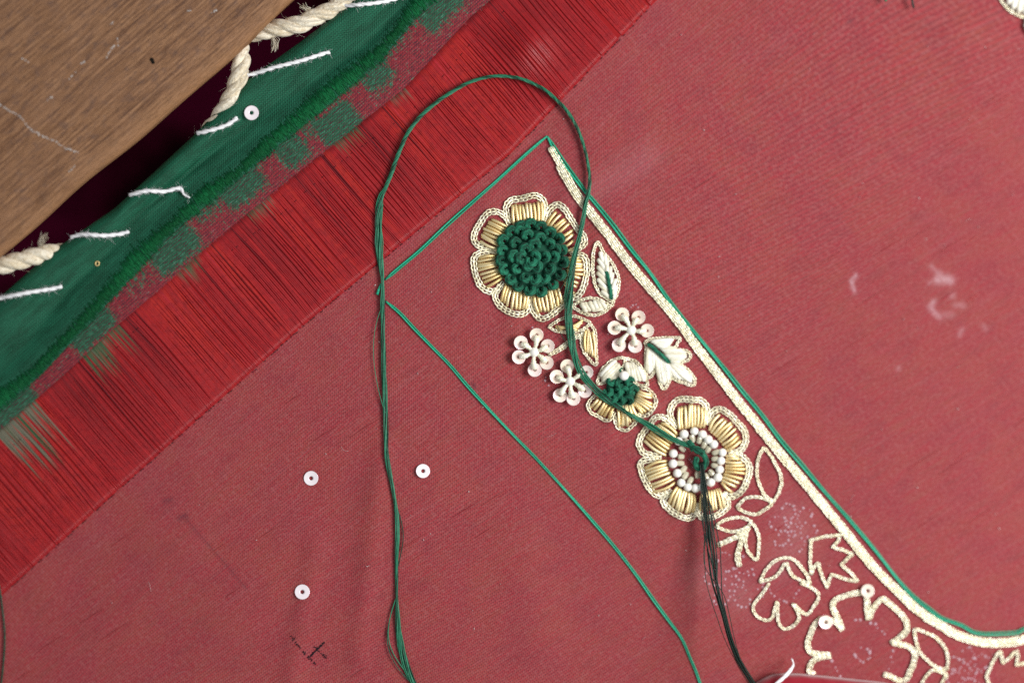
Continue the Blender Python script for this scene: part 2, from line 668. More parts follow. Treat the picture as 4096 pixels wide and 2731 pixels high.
def mat_wood():
    m, nt, b = mat_new("worn_brown_hardwood")
    uv = uv_n(nt)
    g = scale_vec(nt, uv, (0.16, 3.0, 1), math.radians(-5))
    fib = noise_n(nt, g, 3.2, 6, 0.68, 0.3)
    pore = noise_n(nt, scale_vec(nt, uv, (0.8, 9, 1), math.radians(-6)), 2.6, 4, 0.7)
    blot = noise_n(nt, scale_vec(nt, uv, (0.5, 1.0, 1)), 0.8, 4, 0.6)
    col = ramp_n(nt, fib, [(0.36, (0.115, 0.048, 0.021)), (0.5, (0.235, 0.110, 0.048)), (0.64, (0.360, 0.186, 0.092))])
    col = mix_n(nt, ramp_n(nt, pore, [(0.52, 0.0), (0.66, 0.65)]), col, (0.060, 0.026, 0.022))
    col = mix_n(nt, ramp_n(nt, blot, [(0.42, 0.0), (0.72, 0.4)]), col, (0.30, 0.152, 0.082))
    dirt = noise_n(nt, scale_vec(nt, uv, (1.2, 1.8, 1)), 1.4, 5, 0.72)
    col = mix_n(nt, ramp_n(nt, dirt, [(0.52, 0.0), (0.68, 0.6)]), col, (0.10, 0.055, 0.045))
    ev = math_n(nt, 'ADD', sep_n(nt, uv)[1], math_n(nt, 'MULTIPLY', math_n(nt, 'SUBTRACT', dirt, 0.5), 1.6))
    lin = noise_n(nt, scale_vec(nt, uv, (0.08, 12, 1)), 1.5, 3, 0.6)
    edge_tone = math_n(nt, 'MULTIPLY', ramp_n(nt, math_n(nt, 'DIVIDE', ev, 20.0), [(0.560, 0.0), (0.595, 0.55)]), ramp_n(nt, lin, [(0.4, 0.35), (0.6, 1.0)]))
    col = mix_n(nt, edge_tone, col, (0.42, 0.215, 0.095))  # lighter orange streaks along the rounded edge
    dust = noise_n(nt, scale_vec(nt, uv, (3, 5, 1)), 2.5, 5, 0.8)
    col = mix_n(nt, ramp_n(nt, dust, [(0.62, 0.0), (0.70, 0.55)]), col, (0.50, 0.42, 0.38))
    nt.links.new(col, b.inputs["Base Color"])
    b.inputs["Roughness"].default_value = 0.55
    b.inputs["Specular IOR Level"].default_value = 0.35
    hg = math_n(nt, 'SUBTRACT', fib, math_n(nt, 'MULTIPLY', ramp_n(nt, pore, [(0.5, 0.0), (0.72, 1.0)]), 0.5))
    bump_n(nt, b, hg, 0.55, 0.05)
    return m


M = dict(
    field=mat_field(), redband=mat_redband(), floats=mat_float(), temple=mat_temple(), green=mat_green(), wood=mat_wood(),
    fringe=mat_thread("bright_green_fringe", (0.002, 0.060, 0.018), (0.006, 0.165, 0.052), 0.6, 0.15),
    rope=mat_thread("cream_cotton_rope_fibre", (0.70, 0.58, 0.40), (0.93, 0.85, 0.69), 0.85, 0.15, (1.0, 7), 0.0, 0.3, 0.7, 0.05),
    white=mat_thread("white_cotton_thread", (0.76, 0.75, 0.78), (0.95, 0.94, 0.95), 0.85, 0.15, (2, 6), 0.5, 0.3),
    work=mat_thread("dark_green_silk_floss", (0.002, 0.030, 0.014), (0.016, 0.190, 0.100), 0.45, 0.4, (1.2, 4), 0.5, 0.0, 0.3, 0.006, 0.55),
    knot=mat_thread("bottle_green_cotton_yarn", (0.002, 0.034, 0.018), (0.016, 0.205, 0.112), 0.7, 0.2, (0.5, 6), 0.5, 0.1, 0.8, 0.02, 0.12),
    bright=mat_thread("emerald_green_thread", (0.004, 0.20, 0.105), (0.012, 0.46, 0.27), 0.45, 0.45, (3, 5), 0.5, 0.0, 0.4, 0.008),
    tail=mat_thread("shade_darkened_green_floss", (0.004, 0.010, 0.008), (0.010, 0.040, 0.026), 0.5, 0.4, (3, 5), 0.5, 0.0, 0.3, 0.006),  # darkened copy of the green floss: the tail's shade is painted in
    zari=mat_metal("pale_gold_metal_thread", (0.82, 0.75, 0.52), (0.98, 0.94, 0.76), 0.42, 0.7),
    gold=mat_metal("antique_gold_wire_coil", (0.86, 0.65, 0.31), (0.99, 0.85, 0.53), 0.5),
    cream=mat_thread("cream_rayon_floss", (0.72, 0.66, 0.48), (0.93, 0.91, 0.80), 0.35, 0.6, (1.0, 9), 0.4, 0.1, 0.35, 0.008),
    lint=mat_thread("pinkish_lint", (0.45, 0.22, 0.23), (0.75, 0.60, 0.58), 0.9, 0.1),
    slub=mat_thread("red_slub_yarn", (0.28, 0.034, 0.042), (0.40, 0.070, 0.070), 0.8, 0.15),
    sequin=mat_sequin(), loose=mat_sequin("pale_sequin_film", (0.97, 0.90, 0.92), (0.97, 0.93, 0.93)),
    wrap=mat_metal("pale_gold_wrapping_thread", (0.86, 0.83, 0.62), (0.97, 0.95, 0.80), 0.5, 0.15),
    pearl=mat_simple("white_pearl_glass", (0.96, 0.93, 0.86), 0.2, 0.5, 0.4),
    tubeb=mat_simple("pale_gold_cut_glass", (0.80, 0.74, 0.55), 0.12, 0.7, 0.5, 0.25),
    chalk=mat_chalk(), dust=mat_chalk("white_chalk_dust", (0.72, 0.70, 0.68, 1)),
    ink_and_dark=mat_simple("black_ink", (0.012, 0.010, 0.016), 0.8, 0.2),
    velvet=mat_simple("crimson_velvet", (0.30, 0.008, 0.022), 0.9, 0.1, 0, 0, 0.6),
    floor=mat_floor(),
    hole=mat_simple("dark_nail_hole", (0.01, 0.008, 0.006), 0.9, 0.1),
)

# ------------------------------------------------------------------ floor under the frame
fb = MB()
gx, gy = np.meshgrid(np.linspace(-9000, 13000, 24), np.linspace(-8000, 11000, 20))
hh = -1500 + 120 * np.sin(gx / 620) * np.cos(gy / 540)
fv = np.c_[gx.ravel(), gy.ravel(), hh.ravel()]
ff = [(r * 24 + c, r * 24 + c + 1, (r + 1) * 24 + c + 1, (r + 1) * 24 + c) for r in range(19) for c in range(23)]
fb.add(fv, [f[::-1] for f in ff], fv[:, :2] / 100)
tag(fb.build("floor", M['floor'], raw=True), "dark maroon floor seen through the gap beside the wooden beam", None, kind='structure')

# ------------------------------------------------------------------ the silk cloth
VE = np.array([(-1900, 900), (-752, 896), (-506, 893), (-200, 930), (216, 918), (544, 891), (794, 915), (1025, 931), (3600, 925)], float)
VG = np.array([(-1900, 1230), (-848, 1232), (-542, 1200), (-94, 1151), (415, 1165), (991, 1179), (1231, 1136), (3600, 1130)], float)
VT = np.array([(-1900, 1296), (-795, 1296), (-536, 1286), (-109, 1292), (347, 1304), (984, 1335), (1372, 1294), (3600, 1290)], float)
VR = np.array([(-1900, 1797), (-1559, 1795), (-974, 1784), (75, 1773), (538, 1784), (1136, 1798), (1661, 1748), (1978, 1719), (3600, 1690)], float)


def bnd(tab, u):
    return np.interp(u, tab[:, 0], tab[:, 1])


def smooth01(x):
    x = np.clip(x, 0, 1)
    return x * x * (3 - 2 * x)


def grid_mesh(us, vrows, hfun):
    """vrows: (nt, nu) array of v values"""
    nt_, nu = vrows.shape
    U = np.broadcast_to(us[None], vrows.shape)
    X, Y = xy_of(U, vrows)
    H = hfun(U, vrows)
    V = np.c_[X.ravel(), Y.ravel(), H.ravel()]
    i = np.arange(nt_ - 1)[:, None] * nu + np.arange(nu - 1)[None]
    F = np.stack([i, i + nu, i + nu + 1, i + 1], -1).reshape(-1, 4)
    return V, [tuple(f) for f in F.tolist()], np.c_[U.ravel(), vrows.ravel()], (X, Y)


cloth = thing("silk_cloth", "plum red silk with scarlet band and green border, stretched on the wooden beam", "cloth", 2300, 1500)
US = np.arange(-1900, 3501, 11.0)

# main field
nv = np.r_[np.linspace(0, 1, 5)[:-1] * 0.01, np.linspace(0.01, 1, 330)]
vr = bnd(VR, US)
vrows = vr[None] + nv[:, None] * (5300 - vr[None])


def field_h(U, V):
    d = V - bnd(VR, U)
    return 2.2 * np.exp(-(d / 22) ** 2) * (0.7 + 0.3 * np.sin(U / 37))


V, F, UVp, (X, Y) = grid_mesh(US, vrows, field_h)
d0 = vrows - vr[None]
b0 = smooth01(d0 / 1500)
a32 = math.radians(32)
r32 = X * math.sin(a32) + Y * math.cos(a32)
rib = vrows * (1 - b0) + (r32 - 150) * b0
uvw = np.c_[UVp[:, 0] / 100, rib.ravel() / 100]
mb = MB()
mb.add(V, F, uvw)
fld = mb.build("silk_field", M['field'], cloth)
chalk = np.zeros(len(V))
ink_and_dark = np.zeros(len(V))  # pen smudges and other dark tones on the silk
xx, yy = V[:, 0], V[:, 1]


def smear(pts, wid, amp):
    global chalk
    for a, b in zip(pts[:-1], pts[1:]):
        chalk = np.maximum(chalk, amp * np.exp(-(seg_dist(xx, yy, a, b) / wid) ** 2))


def zr(ox, oy, s, pts):
    return [(ox + p[0] * s, oy + p[1] * s) for p in pts]


q = lambda *p: zr(3300, 1000, 0.33844, p)
smear(q((370, 300), (310, 370), (350, 490)), 8, 0.37)
smear(q((1330, 350), (1440, 345), (1480, 360)), 17, 0.41)
smear(q((1250, 190), (1340, 270)), 9, 0.20)
smear(q((1340, 270), (1400, 320)), 12, 0.27)
smear(q((1290, 610), (1240, 670), (1290, 740), (1355, 790)), 11, 0.31)
smear(q((1400, 770), (1500, 760)), 13, 0.15)
smear(q((1540, 650), (1640, 655)), 10, 0.20)
smear(q((1490, 550), (1520, 530)), 11, 0.20)
smear(q((1620, 940), (1590, 1010)), 9, 0.20)
smear(q((1230, 390), (1245, 385)), 8, 0.20)
smear(q((1870, 890), (1900, 930)), 10, 0.14)
smear(q((850, 1410), (880, 1390)), 8, 0.19)
smear([(3120, 2260), (3200, 2150), (3160, 2060)], 70, 0.07)
smear([(2830, 2300), (2960, 2380)], 80, 0.07)
smear([(2330, 790), (2600, 620)], 60, 0.06)


def add_dark(pts, wid, amp):
    global ink_and_dark
    for a, b in zip(pts[:-1], pts[1:]):
        ink_and_dark = np.maximum(ink_and_dark, amp * np.exp(-(seg_dist(xx, yy, a, b) / wid) ** 2))


add_dark([(655, 2006), (682, 1996)], 9, 0.55)
add_dark([(716, 2072), (745, 2060)], 9, 0.6)
add_dark([(735, 2070), (880, 2230), (985, 2350)], 7, 0.32)  # thin faint dark diagonal line
add_dark([(1890, 1538), (1897, 1545)], 9, 0.7)
add_dark([(3398, 86), (3404, 88)], 11, 0.4)
add_dark([(1420, 2020), (1450, 1960)], 60, 0.12)  # broad soft dark patch
add_dark([(600, 2240), (900, 2640)], 120, 0.06)  # wide, very faint darkening
attr_set(fld, "chalk", chalk)
attr_set(fld, "ink_and_dark", ink_and_dark)

# dark edging where the field meets the band: a line of catch stitches, just proud of the field
mb = MB()
us = np.arange(-1880, 3400, 13.0)
for u0 in us:
    if rng.random() < 0.5:
        continue
    L = rng.uniform(6, 12)
    uu = np.array([u0, u0 + L * 0.5, u0 + L])
    vv = bnd(VR, uu) + 9 + rng.normal(0, 1.6)
    x, y = xy_of(uu, vv)
    add_tube(mb, np.c_[x, y, np.array([4.0, 6.5, 4.0])], np.array([0.8, 1.5, 0.8]), 5, att=rng.random())
mb.build("catch_stitching", M['ink_and_dark'], cloth, kind='stuff')

# lint and slubs lying on the silk
mb = MB()
for k in range(150):
    x, y = rng.uniform(-50, 4150), rng.uniform(-50, 2780)
    u, v = uv_of(x, y)
    if v < bnd(VR, u) + 30:
        continue
    a = rng.uniform(0, 6.28)
    if k % 9:
        L = rng.uniform(3, 8)
        P = np.array([(x, y, 2.2), (x + L * math.cos(a), y + L * math.sin(a), 2.6)])
        add_tube(mb, P, rng.uniform(1.0, 2.3), 5, att=rng.random())
    else:
        L = rng.uniform(10, 24)
        b = a + rng.normal(0, 0.7)
        P = resample([(x, y, 2.0), (x + L * math.cos(a), y + L * math.sin(a), 4.5), (x + L * (math.cos(a) + math.cos(b)), y + L * (math.sin(a) + math.sin(b)), 2.2)], 8)
        add_tube(mb, P, 0.5, 4, att=rng.random())
mb.build("lint", M['lint'], cloth, kind='stuff')
mb = MB()
for k in range(90):
    x, y = rng.uniform(0, 4096), rng.uniform(400, 2731)
    u, v = uv_of(x, y)
    if v < bnd(VR, u) + 40:
        continue
    L = rng.uniform(25, 90)
    P = resample([(x, y, 0.6), (x + L * math.cos(a32), y - L * math.sin(a32), 1.6), (x + 2 * L * math.cos(a32), y - 2 * L * math.sin(a32), 0.6)], 12)
    add_tube(mb, P, np.interp(np.linspace(0, 1, len(P)), [0, .5, 1], [0.6, 2.4, 0.6]), 5, flat=0.5, att=rng.random())
mb.build("slub", M['slub'], cloth, kind='stuff')

# scarlet band ground and its loose float threads
tt = np.linspace(0, 1, 24)
vt = bnd(VT, US)
vrows = vt[None] + tt[:, None] * (vr - vt)[None]
V, F, UVp, _ = grid_mesh(US, vrows, lambda U, V: 0.6 + 0 * U)
mb = MB()
mb.add(V, F, UVp / 100)
mb.build("red_band", M['redband'], cloth)
mb = MB()
gatt = []
u0 = -1890.0
dens = 0.0
while u0 < 3400:
    dens = 0.86 * dens + rng.normal(0, 0.5)
    cl = 1 / (1 + math.exp(-1.6 * dens))          # threads bunch together
    gap = 5.2 + 1.3 * cl * rng.random() + (rng.exponential(2.2) if rng.random() < 0.03 + 0.09 * cl else 0)
    u0 += gap
    t = np.linspace(0, 1, 22)
    a, b = bnd(VT, u0), bnd(VR, u0)
    drift = rng.normal(0, 3.0) + 5 * math.sin(u0 / 97)
    wob = np.cumsum(rng.normal(0, 0.30, 22))
    wob -= np.linspace(0, wob[-1], 22)
    v = a - 6 + (b - a + 12) * t
    u = u0 + drift * np.sin(np.pi * t) + wob
    x, y = xy_of(u, v)
    h = 0.8 + 2.2 * np.sin(np.pi * t) ** 0.4 + np.clip(np.cumsum(rng.normal(0, 0.18, 22)), -0.8, 1.6)
    tint = float(np.clip(0.50 + 0.2 * math.sin(u0 / 170 + 2 + 1.5 * math.sin(u0 / 71)) + rng.normal(0, 0.13), 0, 1))
    if rng.random() < 0.02 + 0.03 * cl:
        tint = 0.05
    add_tube(mb, np.c_[x, y, h], rng.uniform(3.4, 4.3), 6, flat=0.6, att=np.repeat(np.clip(tint + (0.5 - tint) * smooth01((t - 0.15) / 0.85) * rng.uniform(0.3, 1.0), 0, 1), 6))
    # weft dyed green just below the green blocks of the border
    g0 = 0.0
    for gc, gw, gl in ((-1050, 105, 0.36), (-590, 95, 0.20), (-130, 60, 0.12), (240, 60, 0.10), (690, 60, 0.10), (950, 40, 0.08)):
        if abs(u0 - gc) < gw:
            g0 = max(g0, gl * rng.uniform(0.05, 1.6))
    gatt.append(np.repeat(np.clip((g0 - t) / 0.16 + 0.2, 0, 1) if g0 > 0 else np.zeros(22), 6) * 0.8)
o = mb.build("float_thread", M['floats'], cloth, kind='stuff')
attr_set(o, "green", np.concatenate(gatt))

# a few dark weft lines lying across the floats
mb = MB()
for v_off, ua, ub in ((75, 250, 900), (88, -1500, -1080), (62, -700, -420), (70, 930, 1500), (66, 40, 180)):
    u = ua
    while u < ub:
        L = rng.uniform(5, 14)
        uu = np.array([u, u + L])
        x, y = xy_of(uu, bnd(VT, uu) + v_off + 8 * np.sin(uu / 130) + rng.normal(0, 0.8))
        add_tube(mb, np.c_[x, y, np.array([6.0, 6.0])], 0.8, 4)
        u += L + rng.uniform(6, 60)
mb.build("stray_weft", M['ink_and_dark'], cloth, kind='stuff')

# patterned strip with green blocks
us2 = np.arange(-1900, 3501, 6.0)
tt = np.linspace(0, 1, 30)
vg, vt2 = bnd(VG, us2), bnd(VT, us2)
vrows = (vg - 22)[None] + tt[:, None] * (vt2 + 4 - vg + 22)[None]
V, F, UVp, _ = grid_mesh(us2, vrows, lambda U, V: 2.0 + 2.5 * np.sin(np.pi * np.clip((V - bnd(VG, U)) / 150, 0, 1)))
mb = MB()
mb.add(V, F, UVp / 100)
tmp = mb.build("patterned_strip", M['temple'], cloth)
U2 = np.broadcast_to(us2[None], vrows.shape)
T2 = np.broadcast_to(tt[:, None], vrows.shape)
dye = np.zeros(vrows.shape)
for gx_, gy_, hw, top, bot, amp in ((1777, 40, 105, 0, 0.62, .95), (1526, 326, 62, 0.0, 0.62, .9), (1317, 459, 88, 0.30, 1.0, .95), (1200, 640, 60, 0.0, .8, .9), (1330, 600, 50, 0.1, .6, .5),
                                   (970, 750, 95, 0, 0.7, .95), (860, 850, 80, 0.1, 0.45, .6), (700, 1000, 105, 0, .85, 1.0), (560, 1130, 60, 0.3, 0.6, .35), (372, 1322, 100, 0, .9, 1.0), (70, 1672, 120, 0, 1, 1.0), (-230, 1950, 110, 0, .8, 1.0), (2010, -190, 100, 0, .8, 1.0)):
    uc = uv_of(gx_, gy_)[0]
    mu = smooth01((hw - np.abs(U2 - uc)) / 62 + 0.5)
    mt = smooth01((T2 - top) / 0.12 + 0.6) * smooth01((bot - T2) / 0.5 + 0.5)
    dye = np.maximum(dye, 1.3 * amp * mu * mt)
dye = np.maximum(dye, 1.1 * smooth01((0.40 - T2) / 0.40))
attr_set(tmp, "dye", dye.ravel())

# green border: rolls over at the laced edge, with soft tucks
tt = np.r_[np.linspace(-0.42, 0, 12)[:-1], np.linspace(0, 1.02, 40)]
us3 = np.arange(-1900, 3501, 9.0)
ve, vg3 = bnd(VE, us3), bnd(VG, us3)
wd = (vg3 - ve)


def green_profile(U, t):
    h = np.interp(t, [0, 0.06, 0.14, 0.26, 0.4, 0.52, 0.68, 0.82, 0.92, 1.05], [-8, 14, 22, 14, -3, -8, -1, 11, 13, 8])
    tuck = 13 * np.exp(-((t - 0.40 - 0.00018 * (U - 100)) / 0.06) ** 2) * np.exp(-((U - 120) / 330) ** 2)
    tuck += 8 * np.exp(-((t - 0.55 + 0.0003 * (U + 560)) / 0.07) ** 2) * np.exp(-((U + 560) / 300) ** 2)
    tuck += 9 * np.exp(-((t - 0.62 - 0.0002 * (U - 800)) / 0.08) ** 2) * np.exp(-((U - 850) / 300) ** 2)
    pucker = 5 * np.sin(U / 62 + 5 * t) * np.exp(-((t - 0.25) / 0.25) ** 2)
    return h - tuck + pucker


TT = np.broadcast_to(tt[:, None], (len(tt), len(us3)))
UU = np.broadcast_to(us3[None], TT.shape)
fold = np.where(TT < 0.0, -TT * 0.75, TT)        # the hem turns back under itself
fold = np.where(TT < 0.0, 0.02 * np.sin(-TT * 7) - 0.06 * TT - 0.12 * TT, TT)
VV = ve[None] + fold * wd[None]
HH = np.where(TT < 0, green_profile(UU, 0 * TT) + 130 * TT, green_profile(UU, TT))
X, Y = xy_of(UU, VV)
nu = len(us3)
i = np.arange(len(tt) - 1)[:, None] * nu + np.arange(nu - 1)[None]
F = np.stack([i, i + nu, i + nu + 1, i + 1], -1).reshape(-1, 4).tolist()
mb = MB()
mb.add(np.c_[X.ravel(), Y.ravel(), HH.ravel()], [tuple(f) for f in F], np.c_[UU.ravel(), (ve[None] + TT * wd[None]).ravel()] / 100)
mb.build("green_border", M['green'], cloth)

# cut fringe standing along the green border
mb = MB()
for k in range(5200):
    u = rng.uniform(-1850, 2300)
    lump = 0.55 + 0.45 * math.sin(u / 88 + 1.7 * math.sin(u / 210))
    L = rng.uniform(22, 62) * (0.6 + 0.6 * lump)
    v1 = bnd(VG, u) + rng.normal(-2, 7) + 6 * lump
    v0 = v1 - L
    lean = rng.normal(0, 2.5)
    uu = np.array([u, u + lean * 0.4, u + lean])
    vv = np.array([v0, (v0 + v1) / 2, v1])
    tz = np.clip((vv - bnd(VE, u)) / (bnd(VG, u) - bnd(VE, u)), 0, 1.02)
    hb = green_profile(uu, tz)
    x, y = xy_of(uu, vv)
    add_tube(mb, np.c_[x, y, np.array([hb[0] + 1, hb[1] + 2.0 + 1.5 * rng.random(), 6 + 2 * rng.random()])], np.array([1.2, 1.6, 0.9]), 4, att=0.35 * rng.random() + 0.65 * lump * rng.random())
mb.build("cut_fringe", M['fringe'], cloth, kind='stuff')

# ------------------------------------------------------------------ wooden beam
bt = 62.0
prof = []
R0 = 46
for a in np.linspace(0, math.pi / 2, 9):
    prof.append((780 - R0 + R0 * math.sin(a), bt - R0 + R0 * math.cos(a)))
prof = [(-420, bt - 4), (-300, bt), (100, bt + 3), (420, bt + 2), (640, bt + 1)] + prof + [(783, bt - 150), (782, bt - 330), (770, bt - 352), (-420, bt - 352)]
ub = np.linspace(-2600, 3000, 141)
V, UVb = [], []
arc = np.r_[0, np.cumsum(np.hypot(*np.diff(np.array(prof), axis=0).T))]
for j, (v, h) in enumerate(prof):
    edge = math.exp(-((v - 780) / 60) ** 2)
    vv = v + edge * (7 * np.sin(ub / 310) + 3.5 * np.sin(ub / 83 + 1) + np.interp(ub, [-900, -300, 300, 870, 1100], [10, 2, 4, -8, -10]))
    x, y = xy_of(ub, vv)
    V.append(np.c_[x, y, h - edge * 3 * np.abs(np.sin(ub / 57))])
    UVb.append(np.c_[ub / 100, np.full(len(ub), arc[j] / 100)])
nb = len(ub)
k = len(prof)
F = [(r * nb + c, (r + 1) * nb + c, (r + 1) * nb + c + 1, r * nb + c + 1) for r in range(k - 1) for c in range(nb - 1)]
F += [((k - 1) * nb + c, c, c + 1, (k - 1) * nb + c + 1) for c in range(nb - 1)]
mb = MB()
mb.add(np.concatenate(V), F, np.concatenate(UVb))
beam = thing("wooden_beam", "worn brown wooden frame beam with chalk scratches, top left corner", "beam", 300, 300)
mb.build("timber", M['wood'], beam, raw=True)
mb = MB()
add_sphere(mb, 607, 240, bt + 1.5, 9, 12, 6, 0.16)
add_sphere(mb, 612, 250, bt + 1.2, 8, 12, 6, 0.16)
mb.build("nail_hole", M['hole'], beam, raw=True)


def dabs(mb, pts, r, h=1.8, jit=2.5, sq=0.22):
    for (x, y) in pts:
        rr = r * rng.uniform(0.55, 1.25)
        cx, cy = x + rng.normal(0, jit), y + rng.normal(0, jit)
        kk = 7
        ph = rng.uniform(0, 6)
        ring = []
        for sc_, hh_ in ((1.0, 0.0), (0.6, 1.0)):
            for j in range(kk):
                a = ph + 2 * math.pi * j / kk
                q_ = rr * sc_ * rng.uniform(0.75, 1.2)
                ring.append((cx + q_ * math.cos(a), cy + q_ * math.sin(a), h + hh_ * rr * sq))
        ring.append((cx, cy, h + rr * sq * 1.2))
        F_ = [(j, (j + 1) % kk, kk + (j + 1) % kk, kk + j) for j in range(kk)] + [(kk + j, kk + (j + 1) % kk, 2 * kk) for j in range(kk)]
        mb.add(ring, F_)


mb = MB()
z1 = lambda *p: zr(0, 0, 0.5102, p)
ln = resample(z1((-40, 800), (60, 860), (160, 920), (220, 995), (320, 1060), (430, 1110), (520, 1160), (610, 1195)), 4.5)
sel = [p[:2] for p in ln if rng.random() < 0.8]
dabs(mb, sel, 3.6, bt + 4.5, 2.0, 0.1)
for a, b, nn in (((830, 460), (900, 350), 20), ((640, 500), (680, 470), 8), ((860, 200), (890, 170), 6), ((1660, 100), (1700, 80), 8), ((540, 620), (600, 560), 10), ((340, 800), (420, 760), 9), ((540, 1350), (590, 1300), 9), ((170, 460), (230, 490), 8), ((1470, 90), (1500, 80), 5), ((930, 400), (920, 300), 8)):
    tq = rng.random(nn)
    dabs(mb, [(0.5102 * (a[0] + (b[0] - a[0]) * t_), 0.5102 * (a[1] + (b[1] - a[1]) * t_)) for t_ in tq], 2.8, bt + 4.5, 1.5, 0.1)
mb.build("chalk_scratch", M['dust'], beam, raw=True, kind='stuff')

# ------------------------------------------------------------------ lacing rope (three strands laid together)
rope_pts = [(1640, -230, -30), (1480, -80, -26), (1338, 34, -22), (1266, 66, -12), (1200, 98, -6), (1097, 116, -18), (1005, 132, -70), (930, 130, -180), (880, 70, -330), (700, 0, -420), (640, 60, -420), (760, 160, -330), (900, 150, -170),
            (958, 190, -70), (967, 240, -20), (957, 300, -4), (929, 380, -6), (884, 460, -20), (830, 535, -42), (775, 620, -75), (660, 760, -95), (530, 880, -95), (400, 975, -85), (290, 1010, -60), (225, 1008, -32), (153, 1022, -14), (77, 1043, -8), (0, 1062, -16), (-90, 1075, -90), (-180, 1060, -220)]
RP = resample(rope_pts, 7.0)
T, S, U = frames(RP)
dd = np.r_[0, np.cumsum(np.linalg.norm(np.diff(RP, axis=0), axis=1))]
rope = thing("lacing_rope", "thick cream cotton rope laced from under the beam to the green hem", "rope", 900, 400)
for kx in range(3):
    ph = 2 * np.pi * (dd / 205 + kx / 3)
    Q = RP + S * (17.5 * np.cos(ph))[:, None] + U * (17.5 * np.sin(ph))[:, None]
    mb = MB()
    add_tube(mb, Q, 20.5 + 0.8 * np.sin(dd / 23 + kx), 14, att=0.3 + 0.2 * kx)
    mb.build("strand", M['rope'], rope, raw=True)
mb = MB()
for k in range(620):
    i = rng.integers(4, len(RP) - 4)
    if -60 > RP[i, 2]:
        continue
    th = rng.uniform(0, 2 * np.pi)
    dirv = S[i] * math.cos(th) + U[i] * abs(math.sin(th))
    p0 = RP[i] + dirv * 34
    L = rng.uniform(8, 30)
    t2 = T[i] * rng.normal(0, 0.8) + dirv * rng.uniform(0.3, 0.9) + rng.normal(0, 0.3, 3)
    Pp = np.array([p0, p0 + t2 * L * 0.5 + rng.normal(0, 2, 3), p0 + t2 * L + rng.normal(0, 4, 3)])
    add_tube(mb, Pp, np.array([0.55, 0.45, 0.25]), 3, att=rng.random())
for (cx, cy, ch, dx, dy) in ((1090, 152, -16, 8, 55), (165, 985, 6, 8, -52), (1245, 40, -8, -40, -20)):
    for k in range(26):
        p0 = np.array([cx, cy, ch]) + rng.normal(0, 4, 3)
        e = np.array([dx, dy, rng.uniform(0, 14)]) * rng.uniform(0.5, 1.05) + rng.normal(0, 7, 3)
        mid = p0 + e * 0.5 + rng.normal(0, 4, 3) + np.array([dy, -dx, 0]) * 0.12
        add_tube(mb, resample([p0, mid, p0 + e], 10), 1.0, 3, att=rng.random())
mb.build("loose_fibre", M['rope'], rope, raw=True, kind='stuff')

# ------------------------------------------------------------------ white tacking stitches over the hem
z2 = lambda *p: zr(0, 700, 0.5102, p)
z4 = lambda *p: zr(1200, 0, 0.5102, p)


def hem_h(x, y):
    u, v = uv_of(x, y)
    t = (v - bnd(VE, u)) / (bnd(VG, u) - bnd(VE, u))
    return np.where(t < 0, -10.0, green_profile(u, np.clip(t, 0, 1)) + cloth_h(x, y))


stitches = [
    (z4((340, 50), (480, 37), (600, 25), (740, -4), (800, -30)), "white tacking stitch crossing the green hem at the top edge of the picture"),
    (z1((1860, 605), (1990, 580), (2150, 530), (2352, 480), (2560, 415), (2572, 420)), "longest white tacking stitch, running from the rope's bend over the green hem"),
    (z1((1540, 1047), (1680, 1015), (1790, 975), (1862, 922)), "white tacking stitch whose upper end stops just left of the sequin on the green hem"),
    (z2((1010, 160), (1060, 145), (1150, 125), (1290, 130), (1405, 103), (1440, 150), (1490, 180)), "white tacking stitch with a frayed hooked end, midway down the green hem"),
    (z2((550, 490), (650, 465), (800, 475), (930, 465), (1012, 443)), "wavy white tacking stitch above the small gold ring bead"),
    (z2((-120, 985), (0, 965), (200, 925), (400, 893), (488, 873)), "white tacking stitch reaching the left edge of the picture"),
]
for si, (pts, lab) in enumerate(stitches):
    P = resample(pts, 5.0)
    hbase = np.array([hem_h(p[0], p[1]) for p in P]).ravel()
    n = len(P)
    t = np.linspace(0, 1, n)
    ker = np.ones(9) / 9
    hbase = np.convolve(np.pad(hbase, 4, mode='edge'), ker, 'valid')
    P[:, 2] = hbase + 9 + 5 * np.sin(np.pi * t)
    P[-2:, 2] -= np.array([4, 12])
    st = thing("white_stitch", lab, "stitch", *P[n // 2, :2], group="white tacking stitches along the green hem")
    T, S, U = frames(P)
    d = np.arange(n) * 5.0
    rr = np.full(n, 5.6)
    if si == 3:
        rr = np.where(t > 0.86, 2.8, 5.6)
    for kx in range(2):
        ph = 2 * np.pi * (d / 70 + kx / 2)
        amp = 3.0 * rr / 5.6
        Q = P + S * (amp * np.cos(ph))[:, None] + U * (amp * np.sin(ph))[:, None]
        mb = MB()
        add_tube(mb, Q, rr, 8, taper=6, att=0.5 + 0.3 * kx)
        mb.build("ply", M['white'], st, raw=True)
    mb = MB()
    for k in range(int(n * 1.5)):
        i = rng.integers(0, n)
        dirv = S[i] * rng.choice([-1, 1]) + U[i] * rng.uniform(-0.2, 0.8)
        p0 = P[i] + dirv * 5
        L = rng.uniform(8, 26) * (1.6 if rng.random() < 0.12 else 1)
        e = dirv * rng.uniform(0.2, 0.8) * L + T[i] * rng.normal(0, 0.8) * L
        add_tube(mb, np.array([p0, p0 + e * 0.5 + rng.normal(0, 2, 3), p0 + e + rng.normal(0, 3, 3)]), np.array([0.5, 0.4, 0.2]), 3, att=rng.random())
    mb.build("lint", M['white'], st, raw=True, kind='stuff')

# ------------------------------------------------------------------ loose sequins and a ring bead


